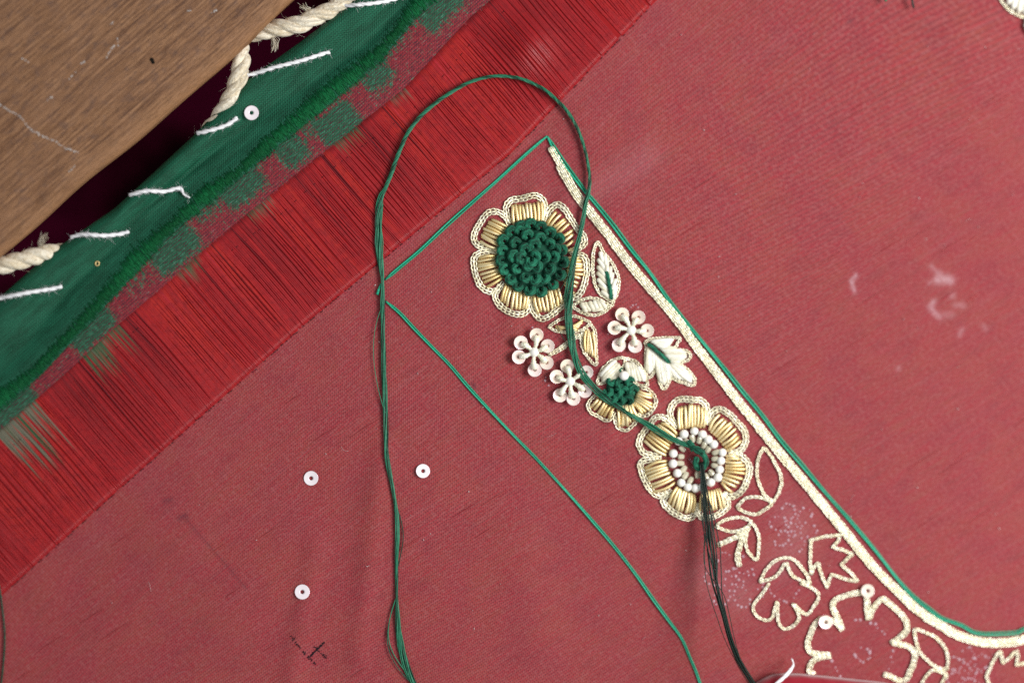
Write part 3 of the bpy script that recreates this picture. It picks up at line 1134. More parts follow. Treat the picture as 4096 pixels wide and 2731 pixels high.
def add_sequin(mb, x, y, h, r, hole=0.27, cup=0.07, tx=0.0, ty=0.0, seg=28, att=0.5):
    """cupped disc with a hole; tx, ty tilt"""
    prof_ = [(hole, 0.00), (0.45, 0.02), (0.75, 0.5), (0.95, 0.95), (1.0, 1.0), (1.0, 0.86), (0.72, 0.30), (0.45, -0.14), (hole, -0.14)]
    V, F = [], []
    for (q_, hh_) in prof_:
        for j in range(seg):
            a = 2 * math.pi * j / seg
            px, py = r * q_ * math.cos(a), r * q_ * math.sin(a)
            V.append((x + px, y + py, h + hh_ * cup * r + px * tx + py * ty))
    np_ = len(prof_)
    for i in range(np_):
        for j in range(seg):
            a, b = i * seg + j, i * seg + (j + 1) % seg
            c, d_ = ((i + 1) % np_) * seg + (j + 1) % seg, ((i + 1) % np_) * seg + j
            F.append((a, b, c, d_))
    mb.add(V, F, att=att)


seqs = [
    (1006, 452, 29, "pinkish white sequin lying on the green hem between two tacking stitches", 22, 0.05, 0.03),
    (1244, 1912, 29, "loose pearly sequin on the red silk, upper left of a group of three", 6, 0.13, -0.10),
    (1692, 1883, 28, "loose white sequin on the red silk, just right of the dark green thread", 6, -0.12, 0.10),
    (1209, 2366, 30, "loose white sequin on the red silk, lowest of a group of three", 6, 0.05, 0.14),
    (3471, 2362, 27, "pale pink sequin on the top petal tip of the big unfinished flower outline", 20, 0.10, 0.1),
    (3303, 2487, 27, "pale sequin on the left petal of the big unfinished flower outline", 20, -0.08, 0.1),
]
for (x, y, r, lab, h, tx, ty) in seqs:
    if y < 600:
        h = float(hem_h(x, y)) - float(cloth_h(x, y)) + 24
    mb = MB()
    add_sequin(mb, x, y, h, r, tx=tx, ty=ty, att=rng.random())
    tag(mb.build("sequin", M['loose' if x < 3000 else 'sequin']), lab, "sequin", "loose sequins")
mb = MB()
th = np.linspace(0, 2 * np.pi, 19)
hb = float(hem_h(389, 1054)) - float(cloth_h(389, 1054))
add_tube(mb, np.c_[389 + 7.5 * np.cos(th), 1054 + 9 * np.sin(th), np.full(19, hb + 5)], 3.0, 7)
tag(mb.build("ring_bead", M['gold']), "tiny gold ring bead lying on the green hem", "bead")

# ------------------------------------------------------------------ emerald outline threads (two strands each)


def twin_thread(name, lab, path, gap=6.5, r=4.3, h=5.5, spread=None, start_join=True):
    P = resample(path, 7.0, True)
    n = len(P)
    d = np.arange(n) * 7.0
    o = thing(name, lab, "thread", *P[n // 2, :2], group="emerald outline threads")
    for sg in (-1, 1):
        g = gap * (0.75 + 0.3 * np.sin(d / 190 + sg) + 0.12 * np.sin(d / 61))
        if spread is not None:
            g = g * np.interp(np.linspace(0, 1, n), *spread)
        e = np.minimum(np.arange(n), np.arange(n)[::-1])
        g = g * np.clip(e / 5, 0.25, 1)
        Q = P.copy()
        Tn = np.gradient(P[:, :2], axis=0)
        Tn /= np.linalg.norm(Tn, axis=1, keepdims=True)
        Q[:, 0] += -Tn[:, 1] * g * sg
        Q[:, 1] += Tn[:, 0] * g * sg
        Q[:, 2] += h + 1.6 * sg * np.sin(d / 80)
        mb = MB()
        add_tube(mb, Q, r, 10, lobes=2, depth=0.3, pitch=34, att=0.5 + 0.25 * sg)
        mb.build("strand", M['bright'], o)
    return o


twin_thread("green_thread", "emerald green double thread along the top edge of the drawn panel",
            [(2189, 545), (2100, 622), (1990, 722), (1904, 797), (1790, 897), (1680, 1000), (1600, 1068), (1541, 1119)], 5.5, 3.9, spread=([0, .4, .8, 1], [0.5, 0.7, 1.25, 0.9]))
twin_thread("green_thread", "emerald green double thread following the right side of the gold border cord",
            [(2189, 545), (2261, 655), (2343, 767), (2374, 803), (2451, 899), (2527, 1002), (2604, 1098), (2692, 1222), (2810, 1365), (2918, 1496), (2972, 1564), (3051, 1661), (3127, 1764), (3207, 1858), (3300, 1969), (3408, 2090), (3504, 2203), (3586, 2307), (3655, 2382), (3724, 2437), (3770, 2470), (3846, 2498), (3915, 2531), (4057, 2530), (4096, 2516), (4230, 2470)], 5.6, 4.3)
twin_thread("green_thread", "emerald green thread slanting down the red silk from the dark thread to the bottom",
            [(1543, 1204), (1599, 1250), (1660, 1316), (1739, 1398), (1800, 1461), (1877, 1552), (1965, 1648), (2053, 1740), (2113, 1800), (2167, 1856), (2280, 1979), (2400, 2115), (2473, 2203), (2545, 2298), (2612, 2395), (2672, 2478), (2725, 2551), (2760, 2630), (2786, 2691), (2820, 2790)], 4.0, 3.6)
mb = MB()
add_tube(mb, resample([(1526, 1136, 5), (1515, 1160, 8), (1509, 1178, 5)], 5), 6.5, 8, lobes=2, depth=.3, pitch=30, att=0.6)
tag(mb.build("green_thread_end", M['bright']), "short emerald thread end poking out left of the dark green bundle", "thread")

# ------------------------------------------------------------------ gold border cord: rows of chain stitch
bp = [(2197, 590), (2236, 657), (2297, 765), (2355, 842), (2431, 937), (2508, 1042), (2584, 1134), (2700, 1268), (2790, 1392), (2882, 1511), (2943, 1592), (3028, 1696), (3112, 1802), (3196, 1902), (3285, 2010), (3350, 2089), (3427, 2184), (3504, 2277), (3600, 2372), (3674, 2441), (3751, 2492), (3827, 2537), (3904, 2562), (3980, 2570), (4096, 2556), (4240, 2500)]
cord = thing("gold_border_cord", "long pale gold chain stitch cord curving from the apex to the lower right corner", "cord", 3000, 1700)
for k in range(4):
    mb = MB()
    add_chain(mb, bp[1:] if k == 3 else bp, pitch=19, wid=4.3, r=3.3, off=(k - 1.5) * 7.7, h0=2.5 + (2 if k in (1, 2) else 0))
    mb.build("chain_row", M['zari'], cord, kind='stuff')

# ------------------------------------------------------------------ flowers
zf = lambda *p: zr(1800, 700, 0.38265, p)
zg = lambda *p: zr(1800, 1200, 0.38265, p)
zh = lambda *p: zr(2400, 1500, 0.38265, p)
zj = lambda *p: zr(2700, 2000, 0.38265, p)
zk = lambda *p: zr(3196, 2131, 0.38265, p)
zm = lambda *p: zr(2550, 1300, 0.17219, p)
zn = lambda *p: zr(1950, 880, 0.20408, p)


def petal(parent, outline, outer, inner, n, rows=2, bow=0.05):
    p = chain_part("petal", parent, outline, M['zari'], rows=rows, gap=11.5, pitch=18, wid=5.4, r=3.0)
    coil_fill(p, outer, inner, n, M['gold'], bow=bow)
    return p


def knot(parent, x, y, ang, size=1.0, h=6.0, spin=1):
    """a bullion curl: yarn rises in the middle and loops round"""
    n = 26
    t = np.linspace(0, 1, n)
    a = ang + spin * t * 4.5
    R = size * np.interp(t, [0, 0.25, 0.7, 1], [9, 15, 16, 13])
    H = h + size * np.interp(t, [0, 0.2, 0.5, 0.8, 1], [6, 17, 23, 16, 3])
    P = np.c_[x + R * np.cos(a), y + R * np.sin(a), H]
    mb = MB()
    add_tube(mb, P, size * np.interp(t, [0, 0.2, 0.5, 1], [8.5, 11, 12.5, 9.5]), 24, lobes=4, depth=0.34, pitch=80, taper=5, att=rng.random())
    mb.build("knot", M['knot'], parent)


# -- large flower with green knotted heart
F1 = thing("embroidered_flower", "largest finished flower, gold coil petals round a big green knotted heart", "flower", 2127, 1037)
for args in (
    (zf((615, 500), (595, 420), (585, 330), (650, 260), (760, 245), (880, 215), (950, 240), (985, 300), (985, 400), (965, 490)), zf((655, 330), (800, 310), (955, 285)), zf((680, 540), (820, 520), (955, 510)), 9),
    (zf((1000, 490), (1035, 370), (1120, 310), (1200, 360), (1270, 470), (1330, 560), (1400, 645), (1400, 720), (1330, 770), (1250, 815)), zf((1115, 385), (1245, 520), (1330, 740)), zf((1010, 530), (1120, 620), (1210, 800)), 9),
    (zf((1290, 835), (1390, 845), (1430, 920), (1425, 1040), (1400, 1150), (1350, 1250), (1275, 1285), (1220, 1245)), zf((1345, 870), (1395, 1010), (1290, 1225)), zf((1210, 870), (1220, 1000), (1185, 1130)), 10),
    (zf((1205, 1255), (1190, 1350), (1120, 1410), (1030, 1480), (950, 1500), (890, 1450), (850, 1370), (855, 1270)), zf((1170, 1345), (1050, 1410), (920, 1440)), zf((1125, 1180), (1010, 1200), (880, 1230)), 8),
    (zf((830, 1290), (820, 1390), (770, 1450), (680, 1450), (580, 1410), (500, 1340), (470, 1260), (510, 1190), (565, 1125)), zf((795, 1400), (660, 1400), (535, 1310)), zf((820, 1230), (690, 1190), (590, 1140)), 8),
    (zf((530, 1145), (500, 1200), (420, 1220), (330, 1170), (280, 1080), (250, 960), (255, 860), (320, 810), (420, 805), (490, 825)), zf((385, 1160), (305, 1000), (310, 875)), zf((560, 1060), (500, 950), (480, 850)), 9),
    (zf((490, 795), (400, 770), (300, 740), (250, 680), (260, 600), (310, 510), (370, 420), (430, 385), (510, 390), (580, 440), (625, 510)), zf((325, 695), (360, 560), (445, 460)), zf((520, 775), (560, 660), (620, 570)), 9),
):
    petal(F1, *args)
mb = MB()
add_sphere(mb, 2127, 1037, 3, 128, 36, 12, 0.14)
mb.build("heart_ground", M['knot'], F1)
kn_o = zn((660, 150), (850, 110), (1040, 150), (1220, 260), (1390, 370), (1450, 590), (1470, 820), (1420, 1060), (1280, 1250), (1050, 1380), (830, 1350), (610, 1280), (470, 1140), (350, 960), (285, 800), (310, 610), (320, 420), (480, 250))
kn_i = zn((790, 320), (1030, 370), (1210, 480), (1290, 720), (1210, 940), (1110, 1120), (930, 1130), (750, 1110), (590, 940), (540, 720), (560, 460), (920, 500), (745, 590), (800, 880), (950, 900), (1120, 720), (920, 720), (640, 220), (1330, 580), (685, 745), (860, 790))
for (x, y) in kn_o + kn_i:
    dx, dy = x - 2127, y - 1037
    R = math.hypot(dx, dy)
    knot(F1, x, y, math.atan2(dy, dx) + math.pi * 1.25 + rng.normal(0, 0.25), rng.uniform(0.95, 1.18), 8 + 13 * (1 - (R / 140) ** 2), 1)

# -- small flower
F2 = thing("embroidered_flower", "small half flower, green knots between two cream petals and three gold ones", "flower", 2485, 1560)
petal(F2, zg((1560, 970), (1480, 1030), (1440, 1100), (1470, 1170), (1540, 1210), (1630, 1260), (1690, 1230), (1720, 1170)), zg((1480, 1115), (1560, 1180), (1650, 1225)), zg((1560, 1010), (1640, 1060), (1720, 1110)), 6, 1)
petal(F2, zg((1720, 1195), (1730, 1280), (1770, 1340), (1840, 1358), (1900, 1320), (1960, 1250), (1985, 1190)), zg((1765, 1310), (1860, 1310), (1960, 1220)), zg((1760, 1110), (1830, 1100), (1890, 1080)), 7, 1)
petal(F2, zg((1990, 915), (2060, 930), (2120, 980), (2150, 1060), (2130, 1130), (2080, 1190), (2010, 1220), (1965, 1185)), zg((2010, 1195), (2105, 1120), (2100, 985)), zg((1910, 1070), (1940, 1020), (1965, 950)), 7, 1)
for outl, o_, i_ in ((zg((1535, 870), (1580, 750), (1660, 655), (1760, 605), (1830, 615), (1815, 690), (1700, 800), (1600, 865), (1535, 870)), zg((1735, 635), (1770, 670), (1800, 720)), zg((1575, 800), (1590, 850), (1680, 850))),
                     (zg((1830, 615), (1920, 630), (2000, 710), (2040, 800), (2062, 885), (1960, 880), (1880, 800), (1840, 700), (1830, 615)), zg((1850, 650), (1900, 645), (1950, 690)), zg((1890, 800), (1950, 850), (2030, 850)))):
    p = chain_part("petal", F2, outl, M['zari'], rows=1, pitch=14, wid=4.4, r=2.8)
    satin_fill(p, o_, i_, 5, M['cream'], 11.5)
mb = MB()
add_sphere(mb, 2485, 1558, 2, 62, 28, 10, 0.2)
mb.build("heart_ground", M['knot'], F2)
for (x, y) in zg((1690, 840), (1790, 870), (1890, 860), (1650, 950), (1740, 960), (1830, 960), (1925, 950), (1690, 1020), (1770, 1050), (1860, 1050)):
    knot(F2, x, y, math.atan2(y - 1558, x - 2485) + 2.2 + rng.normal(0, .4), rng.uniform(0.88, 1.02), 9, 1)
mb = MB()
add_sphere(mb, *zg((1820, 790))[0], 34, 19.5, 18, 12)
mb.build("pearl_bead", M['pearl'], F2)
knot(F2, *zg((1800, 735))[0], 0.5, 0.55, 6)

# -- flower with bead heart
F3 = thing("embroidered_flower", "gold petalled flower with a ring of white beads where the green thread is knotted", "flower", 2787, 1845)
for args in (
    (zh((790, 525), (740, 440), (740, 350), (790, 275), (860, 248), (960, 255), (1060, 268), (1110, 330), (1125, 420), (1110, 515)), zh((830, 335), (960, 310), (1095, 345)), zh((835, 570), (960, 540), (1080, 550)), 9),
    (zh((1140, 505), (1150, 420), (1200, 370), (1260, 355), (1340, 400), (1420, 480), (1500, 570), (1525, 660), (1500, 750), (1440, 800), (1345, 812)), zh((1250, 420), (1390, 530), (1465, 690)), zh((1140, 575), (1240, 670), (1320, 790)), 9),
    (zh((1340, 832), (1440, 830), (1520, 880), (1560, 960), (1550, 1060), (1500, 1180), (1430, 1250), (1350, 1270), (1290, 1235)), zh((1430, 855), (1530, 1000), (1385, 1220)), zh((1320, 845), (1310, 990), (1265, 1130)), 10),
    (zh((1275, 1230), (1325, 1300), (1330, 1375), (1270, 1430), (1180, 1480), (1090, 1490), (1030, 1440), (1015, 1340)), zh((1295, 1380), (1170, 1420), (1060, 1410)), zh((1240, 1190), (1150, 1210), (1060, 1240)), 8),
    (zh((1000, 1330), (1000, 1420), (960, 1480), (880, 1490), (780, 1440), (700, 1380), (660, 1310), (690, 1260), (750, 1205)), zh((960, 1430), (850, 1430), (720, 1340)), zh((980, 1240), (890, 1210), (805, 1170)), 8),
    (zh((715, 1220), (640, 1260), (570, 1240), (510, 1170), (460, 1080), (430, 980), (430, 910), (500, 885), (610, 872)), zh((570, 1210), (495, 1080), (475, 965)), zh((790, 1120), (720, 1000), (695, 900)), 8),
    (zh((650, 855), (560, 840), (470, 820), (420, 760), (410, 690), (450, 600), (520, 520), (570, 450), (640, 437), (720, 480), (790, 560)), zh((465, 690), (540, 560), (640, 500)), zh((690, 845), (740, 720), (815, 625)), 8),
):
    petal(F3, *args)
c3 = np.array(zh((1005, 885))[0])
for p in zh((880, 615), (985, 585), (1070, 620), (1130, 670), (1190, 720), (1280, 805), (1265, 895), (1250, 985), (1235, 1070), (1160, 1120), (1075, 1170), (1000, 1180), (920, 1170), (850, 1125), (805, 1020), (765, 925), (765, 820), (820, 690)):
    mb = MB()
    add_sphere(mb, p[0] + rng.normal(0, .6), p[1] + rng.normal(0, .6), 20, 17.6 * rng.uniform(0.95, 1.05), 18, 12)
    mb.build("pearl_bead", M['pearl'], F3)
for p in zh((965, 660), (1040, 675), (1090, 725), (1130, 775), (1215, 805), (1205, 875), (1200, 945), (1165, 1020), (1110, 1060), (1020, 1045), (945, 1100), (890, 1050), (870, 985), (835, 920), (845, 850), (860, 765), (905, 700)):
    p = np.array(p)
    dirv = (p - c3) / np.linalg.norm(p - c3)
    dirv = dirv + rng.normal(0, .12, 2)
    a, b = p - dirv * 14, p + dirv * 13
    P = np.c_[np.linspace(a[0], b[0], 6), np.linspace(a[1], b[1], 6), np.linspace(11, 19, 6)]
    mb = MB()
    add_tube(mb, P, np.array([8.5, 11.0, 11.6, 11.6, 11.0, 8.5]), 8, att=rng.random())
    mb.build("tube_bead", M['tubeb'], F3, smooth=False)

# -- sequin flowers: each sequin held by a fat wrapped stitch, a pearl in the middle
sf = [
    ((880, 545), [(905, 365), (740, 445), (720, 595), (885, 730), (1010, 655), (1020, 480)], "sequin flower at the left of the trio, beside the gold stem"),
    ((1895, 315), [(1800, 150), (1970, 180), (2060, 320), (1935, 480), (1765, 470), (1720, 290)], "sequin flower nearest the gold border cord, above the cream maple leaf"),
    ((1255, 850), [(1225, 690), (1425, 755), (1410, 950), (1290, 1030), (1150, 995), (1115, 800)], "sequin flower partly crossed by the dark green thread"),
]
for c, sq_, lab in sf:
    cx, cy = zg(c)[0]
    o = thing("sequin_flower", lab, "flower", cx, cy, "small six sequin flowers")
    for p in zg(*sq_):
        dx, dy = p[0] - cx, p[1] - cy
        L = math.hypot(dx, dy)
        ux, uy = dx / L, dy / L
        mb = MB()
        tl = rng.uniform(0.12, 0.34)
        add_sequin(mb, p[0], p[1], 14 + rng.uniform(0, 5), 27.5, hole=0.2, cup=0.22, tx=ux * tl + rng.normal(0, .06), ty=uy * tl + rng.normal(0, .06), att=rng.random())
        s_ = mb.build("sequin", M['sequin'], o)
        t = np.linspace(0, 1, 14)
        R = L * 0.18 + (L * 0.90 - L * 0.18 + rng.uniform(-3, 3)) * t
        side = 3.5 * np.sin(np.pi * t) * rng.choice([-1, 1])
        P = np.c_[cx + ux * R - uy * side, cy + uy * R + ux * side, 14 + 20 * np.sin(np.pi * np.clip(t * 0.75 + 0.12, 0, 1))]
        mb = MB()
        for kx in range(3):
            T, S, U = frames(P)
            ph = 2 * np.pi * (t * 3.0 + kx / 3)
            rr = np.interp(t, [0, .35, .8, 1], [4.5, 6.5, 10.5, 8])
            add_tube(mb, P + S * (rr * .7 * np.cos(ph))[:, None] + U * (rr * .7 * np.sin(ph))[:, None], rr * 0.75, 7, att=rng.random())
        mb.build("wrapped_stitch", M['wrap'], s_)
    mb = MB()
    add_sphere(mb, cx, cy, 24, 20.5, 18, 12)
    mb.build("pearl_bead", M['pearl'], o)

# ------------------------------------------------------------------ finished leaves


def yarn(parent, pts, r, mat, name, h=12):
    P = resample(pts, 5.0)
    t = np.linspace(0, 1, len(P))
    P[:, 2] += h + 6 * np.sin(np.pi * t)
    mb = MB()
    add_tube(mb, P, r, 14, lobes=3, depth=0.18, pitch=60, taper=7, att=0.5)
    return mb.build(name, mat, parent)


L1 = thing("embroidered_leaf", "large upright cream satin leaf with a green vein beside the gold border cord", "leaf", 2420, 1090)
chain_part("leaf_outline", L1, zf((1690, 1325), (1590, 1260), (1530, 1180), (1500, 1060), (1490, 930), (1500, 800), (1545, 700), (1600, 800), (1680, 900), (1740, 1010), (1765, 1120), (1745, 1240), (1700, 1330), (1705, 1370)), M['zari'], pitch=14, wid=4.6, r=2.9)
satin_fill(L1, zf((1570, 800), (1535, 950), (1535, 1080), (1580, 1210)), zf((1620, 930), (1650, 1080), (1665, 1200), (1680, 1290)), 7, M['cream'], 9.5)
satin_fill(L1, zf((1610, 830), (1680, 950), (1730, 1080), (1730, 1220)), zf((1640, 1000), (1665, 1120), (1680, 1220), (1690, 1300)), 7, M['cream'], 9.5)
yarn(L1, zf((1635, 1000), (1655, 1090), (1675, 1200), (1690, 1305)), 8.5, M['knot'], "vein", 16)

L2 = thing("embroidered_leaf", "small plump cream leaf lying sideways below the large upright leaf", "leaf", 2365, 1225)
chain_part("leaf_outline", L2, zf((1690, 1360), (1660, 1360), (1580, 1310), (1480, 1285), (1380, 1305), (1290, 1370), (1320, 1400), (1400, 1445), (1500, 1465), (1600, 1440), (1670, 1375)), M['zari'], pitch=14, wid=4.6, r=2.9)
satin_fill(L2, zf((1370, 1340), (1480, 1310), (1560, 1320)), zf((1430, 1410), (1530, 1420), (1620, 1390)), 6, M['cream'], 10, bow=0.1)
satin_fill(L2, zf((1390, 1400), (1500, 1420)), zf((1440, 1430), (1600, 1405)), 2, M['cream'], 8)

L3 = thing("embroidered_leaf", "slim gold coil leaf lying flat just under the largest flower", "leaf", 2275, 1300)
chain_part("leaf_outline", L3, zg((1030, 280), (1120, 222), (1220, 180), (1310, 170), (1390, 200), (1460, 237), (1400, 300), (1300, 335), (1200, 340), (1100, 320), (1030, 280)), M['zari'], pitch=13, wid=4.2, r=2.7)
coil_fill(L3, zg((1110, 275), (1130, 310)), zg((1390, 215), (1330, 310)), 5, M['gold'], 6.2, bow=0.10)

L4 = thing("embroidered_leaf", "slim gold coil leaf pointing down, its tip left of the small half flower", "leaf", 2355, 1370)
chain_part("leaf_outline", L4, zg((1455, 240), (1510, 310), (1525, 400), (1525, 500), (1530, 675), (1440, 600), (1390, 520), (1370, 430), (1385, 340)), M['zari'], pitch=13, wid=4.2, r=2.7)
coil_fill(L4, zg((1420, 320), (1490, 330)), zg((1420, 540), (1510, 600)), 5, M['gold'], 6.2, bow=0.06)
mb = MB()
for off in (-4.5, 4.5):
    add_chain(mb, zg((1420, 280), (1400, 360), (1310, 385), (1220, 460), (1130, 520), (1030, 570)), off=off, pitch=13, wid=4.2, r=2.7)
mb.build("stem", M['zari'], L4, kind='stuff')

L5 = thing("embroidered_leaf", "finished cream maple leaf with a green vein, left of the gold border cord", "leaf", 2670, 1440)
chain_part("leaf_outline", L5, zm((165, 400), (330, 320), (600, 300), (930, 290), (985, 330), (920, 430), (860, 520), (800, 540), (960, 570), (1150, 600), (1230, 690), (1190, 790), (1060, 860), (1000, 890), (1110, 1000), (1250, 1120), (1320, 1230), (1340, 1350), (1260, 1400), (1080, 1350), (920, 1290), (790, 1230), (740, 1310), (690, 1420), (610, 1480), (560, 1420), (510, 1330), (490, 1200), (450, 1020), (400, 1070), (330, 1180), (250, 1220), (200, 1120), (190, 900), (190, 650), (210, 500), (165, 400)), M['zari'], pitch=13, wid=4.2, r=2.7, smooth=True)
satin_fill(L5, zm((820, 345), (780, 400), (760, 470)), zm((300, 390), (370, 430), (440, 490)), 5, M['cream'], 8)
satin_fill(L5, zm((900, 560), (1150, 640), (1150, 740), (1000, 850)), zm((470, 500), (570, 610), (660, 720), (760, 830)), 10, M['cream'], 8)
satin_fill(L5, zm((1120, 1040), (1290, 1230), (1260, 1330), (1100, 1290), (930, 1240)), zm((820, 850), (790, 880), (760, 890), (730, 900), (690, 900)), 9, M['cream'], 8)
satin_fill(L5, zm((790, 1190), (690, 1330), (610, 1400), (530, 1290)), zm((650, 840), (570, 740), (500, 680), (430, 610)), 8, M['cream'], 8)
satin_fill(L5, zm((420, 960), (340, 1080), (260, 1150), (225, 1060)), zm((390, 590), (340, 560), (290, 530), (250, 490)), 6, M['cream'], 8)
yarn(L5, zm((225, 425), (380, 540), (560, 700), (760, 880)), 8.5, M['knot'], "vein", 18)

# ------------------------------------------------------------------ unfinished outlines in chain stitch
kw = dict(pitch=19, wid=4.3, r=3.1)


def outline(name, lab, cat, x, y, paths, rows=1, smooth=True, part="chain_outline"):
    o = thing(name, lab, cat, x, y)
    for p in paths:
        chain_part(part, o, p, M['zari'], rows=rows, gap=10, smooth=smooth, **kw)
    return o


outline("leaf_outline", "tall empty leaf outline in pale gold chain stitch beside the bead flower", "leaf", 3080, 1900,
        [zh((1810, 1325), (1720, 1250), (1660, 1120), (1640, 1000), (1660, 860), (1712, 750)), zh((1718, 750), (1800, 870), (1870, 1000), (1900, 1110), (1870, 1220), (1810, 1330))])
outline("leaf_outline", "small empty leaf outline lying sideways beneath the tall empty leaf", "leaf", 3020, 2030,
        [zh((1815, 1325), (1700, 1285), (1600, 1268), (1500, 1300), (1428, 1380)), zh((1428, 1385), (1520, 1430), (1620, 1452), (1700, 1420), (1800, 1350))])
o = outline("sprig_outline", "empty three leaf sprig outline right of the dark thread tail", "leaf", 2940, 2150,
            [zj((425, 270), (510, 210), (620, 180), (720, 185), (805, 225)), zj((805, 230), (740, 290), (650, 322), (540, 320), (425, 270)),
             zj((805, 235), (850, 300), (880, 400), (872, 500), (862, 625)), zj((862, 625), (790, 580), (750, 500), (738, 420), (760, 300))])
for p in (zj((770, 270), (720, 340), (600, 400), (450, 465)), zj((730, 330), (692, 430), (655, 560), (672, 690))):
    chain_part("stem", o, p, M['zari'], rows=2, gap=9, **kw)
outline("maple_outline", "empty maple leaf outline in chain stitch beside the middle of the gold cord", "leaf", 3330, 2240,
        [zj((1395, 420), (1560, 380), (1725, 362), (1705, 432), (1640, 490), (1760, 520), (1862, 562), (1800, 610), (1730, 670), (1830, 750), (1915, 845), (1800, 835), (1640, 770), (1610, 830), (1590, 915), (1550, 830), (1510, 720), (1500, 650), (1450, 700), (1420, 775), (1415, 600), (1420, 430))], smooth=False)
outline("flower_outline", "small empty half flower outline in chain stitch with two leaf shaped petals on top", "flower", 3140, 2370,
        [zj((885, 855), (950, 730), (1040, 635), (1150, 600), (1260, 630), (1340, 730), (1390, 800), (1412, 875)), zj((1412, 875), (1300, 830), (1210, 770), (1165, 650)), zj((1150, 650), (1080, 765), (1000, 820), (885, 855)),
         zj((990, 860), (910, 980), (830, 1080), (820, 1150), (870, 1220), (960, 1255), (1020, 1220), (1040, 1130), (1068, 1055)), zj((1072, 1060), (1070, 1150), (1080, 1270), (1150, 1345), (1250, 1300), (1300, 1220), (1270, 1140), (1228, 1080)),
         zj((1232, 1075), (1310, 1150), (1380, 1190), (1450, 1110), (1500, 1010), (1480, 950), (1400, 900), (1310, 868))])
outline("flower_outline", "big empty flower outline in double chain stitch at the bottom edge", "flower", 3450, 2550,
        [zk((170, 1475), (110, 1440), (125, 1370), (185, 1310), (330, 1278)), zk((330, 1272), (200, 1262), (110, 1235), (90, 1150), (115, 1070), (150, 980), (205, 910), (280, 905), (380, 930), (455, 1015)), zk((450, 1010), (410, 900), (370, 820), (352, 750), (390, 690), (500, 650), (640, 620), (700, 650), (712, 750), (722, 905)),
         zk((728, 900), (770, 790), (830, 720), (880, 690), (950, 740), (1050, 830), (1120, 920), (1130, 1000), (1090, 1060), (1020, 1110), (965, 1152)), zk((970, 1150), (1060, 1160), (1150, 1190), (1210, 1260), (1200, 1350), (1160, 1450), (1120, 1530), (1050, 1540), (940, 1490), (885, 1475))], rows=2)
outline("leaf_outline", "empty rounded leaf outline under the curve of the gold cord, lower right", "leaf", 3730, 2600,
        [zk((1545, 1425), (1440, 1400), (1340, 1330), (1270, 1250), (1220, 1120), (1205, 1000)), zk((1210, 995), (1300, 1030), (1430, 1090), (1520, 1190), (1560, 1310), (1545, 1430))])
outline("leaf_outline", "cut off leaf outline at the bottom edge right of the big empty flower", "leaf", 3740, 2720,
        [zk((1560, 1485), (1440, 1430), (1370, 1450), (1310, 1520), (1270, 1620)), zk((1555, 1490), (1510, 1530), (1480, 1640))])
outline("maple_outline", "cut off maple leaf outline in the bottom right corner", "leaf", 4020, 2660,
        [zk((2010, 1640), (1960, 1500), (2010, 1380), (2080, 1250), (2110, 1230), (2130, 1360), (2200, 1300), (2280, 1230), (2290, 1290), (2270, 1380), (2352, 1362), (2440, 1335))], smooth=False)

# ------------------------------------------------------------------ dotted chalk pattern


def ring_pts(cx, cy, rx, ry, n, a0=0, a1=2 * math.pi):
    return [(cx + rx * math.cos(a0 + (a1 - a0) * i / n), cy + ry * math.sin(a0 + (a1 - a0) * i / n)) for i in range(n)]


def chalk_flower(lab, cx, cy, R, rot, keep=0.8):
    mb = MB()
    pts = []
    for k in range(6):
        a = rot + k * math.pi / 3
        px, py = cx + 0.66 * R * math.cos(a), cy + 0.66 * R * math.sin(a)
        for i in range(12):
            b = 2 * math.pi * i / 12
            lx, ly = 0.34 * R * math.cos(b), 0.26 * R * math.sin(b)
            pts.append((px + lx * math.cos(a) - ly * math.sin(a), py + lx * math.sin(a) + ly * math.cos(a)))
    pts += ring_pts(cx, cy, 0.16 * R, 0.16 * R, 6)
    dabs(mb, [p for p in pts if rng.random() < keep], 5.2, 2.0, 2.2)
    mb.build("chalk_dots", M['chalk'], thing("chalk_flower", lab, "chalk mark", cx, cy), kind='stuff')


chalk_flower("dotted white chalk flower print between the small empty leaf and the gold cord", 3172, 2108, 98, 0.25, 0.85)
chalk_flower("dotted chalk flower print between the dark thread tail and the small empty flower", 2935, 2318, 118, 0.1, 0.7)
chalk_flower("dotted white chalk flower print at the bottom edge near the right corner", 3872, 2680, 95, 0.5, 0.85)
mb = MB()
dabs(mb, zj((985, 930), (1005, 965), (1040, 1000), (1090, 1040), (1130, 1052), (1160, 1055), (1240, 1010), (1265, 975), (1290, 940), (895, 1000), (910, 1010)), 4.5, 2.0, 2)
mb.build("chalk_dot_mass", M['chalk'], thing("chalk_marking", "faint arc of chalk dots inside the small empty half flower", "chalk mark", 3130, 2390), kind='stuff')
mb = MB()
dabs(mb, [p for p in ring_pts(*zk((665, 1262))[0], 30, 27, 14) if rng.random() < .75] + zk((590, 910), (640, 912), (745, 935), (790, 958), (830, 985), (870, 1020), (910, 1055), (980, 1220), (965, 1290), (972, 1355), (940, 1415), (350, 1330), (372, 1400), (400, 1440), (430, 1500)), 6.0, 2.0, 2)
mb.build("chalk_dot_mass", M['chalk'], thing("chalk_marking", "dotted chalk circle inside the big empty flower at the bottom edge", "chalk mark", 3450, 2600), kind='stuff')
mb = MB()
dabs(mb, zg((1890, 60), (1915, 55), (1950, 45), (1970, 60), (990, 800), (1005, 850), (1040, 890), (700, 370), (850, 290), (985, 855), (1880, 85), (1660, 350)), 4.2, 2.0, 4)
dabs(mb, zh((940, 905), (960, 900), (965, 960)), 4.0, 2.0, 4)
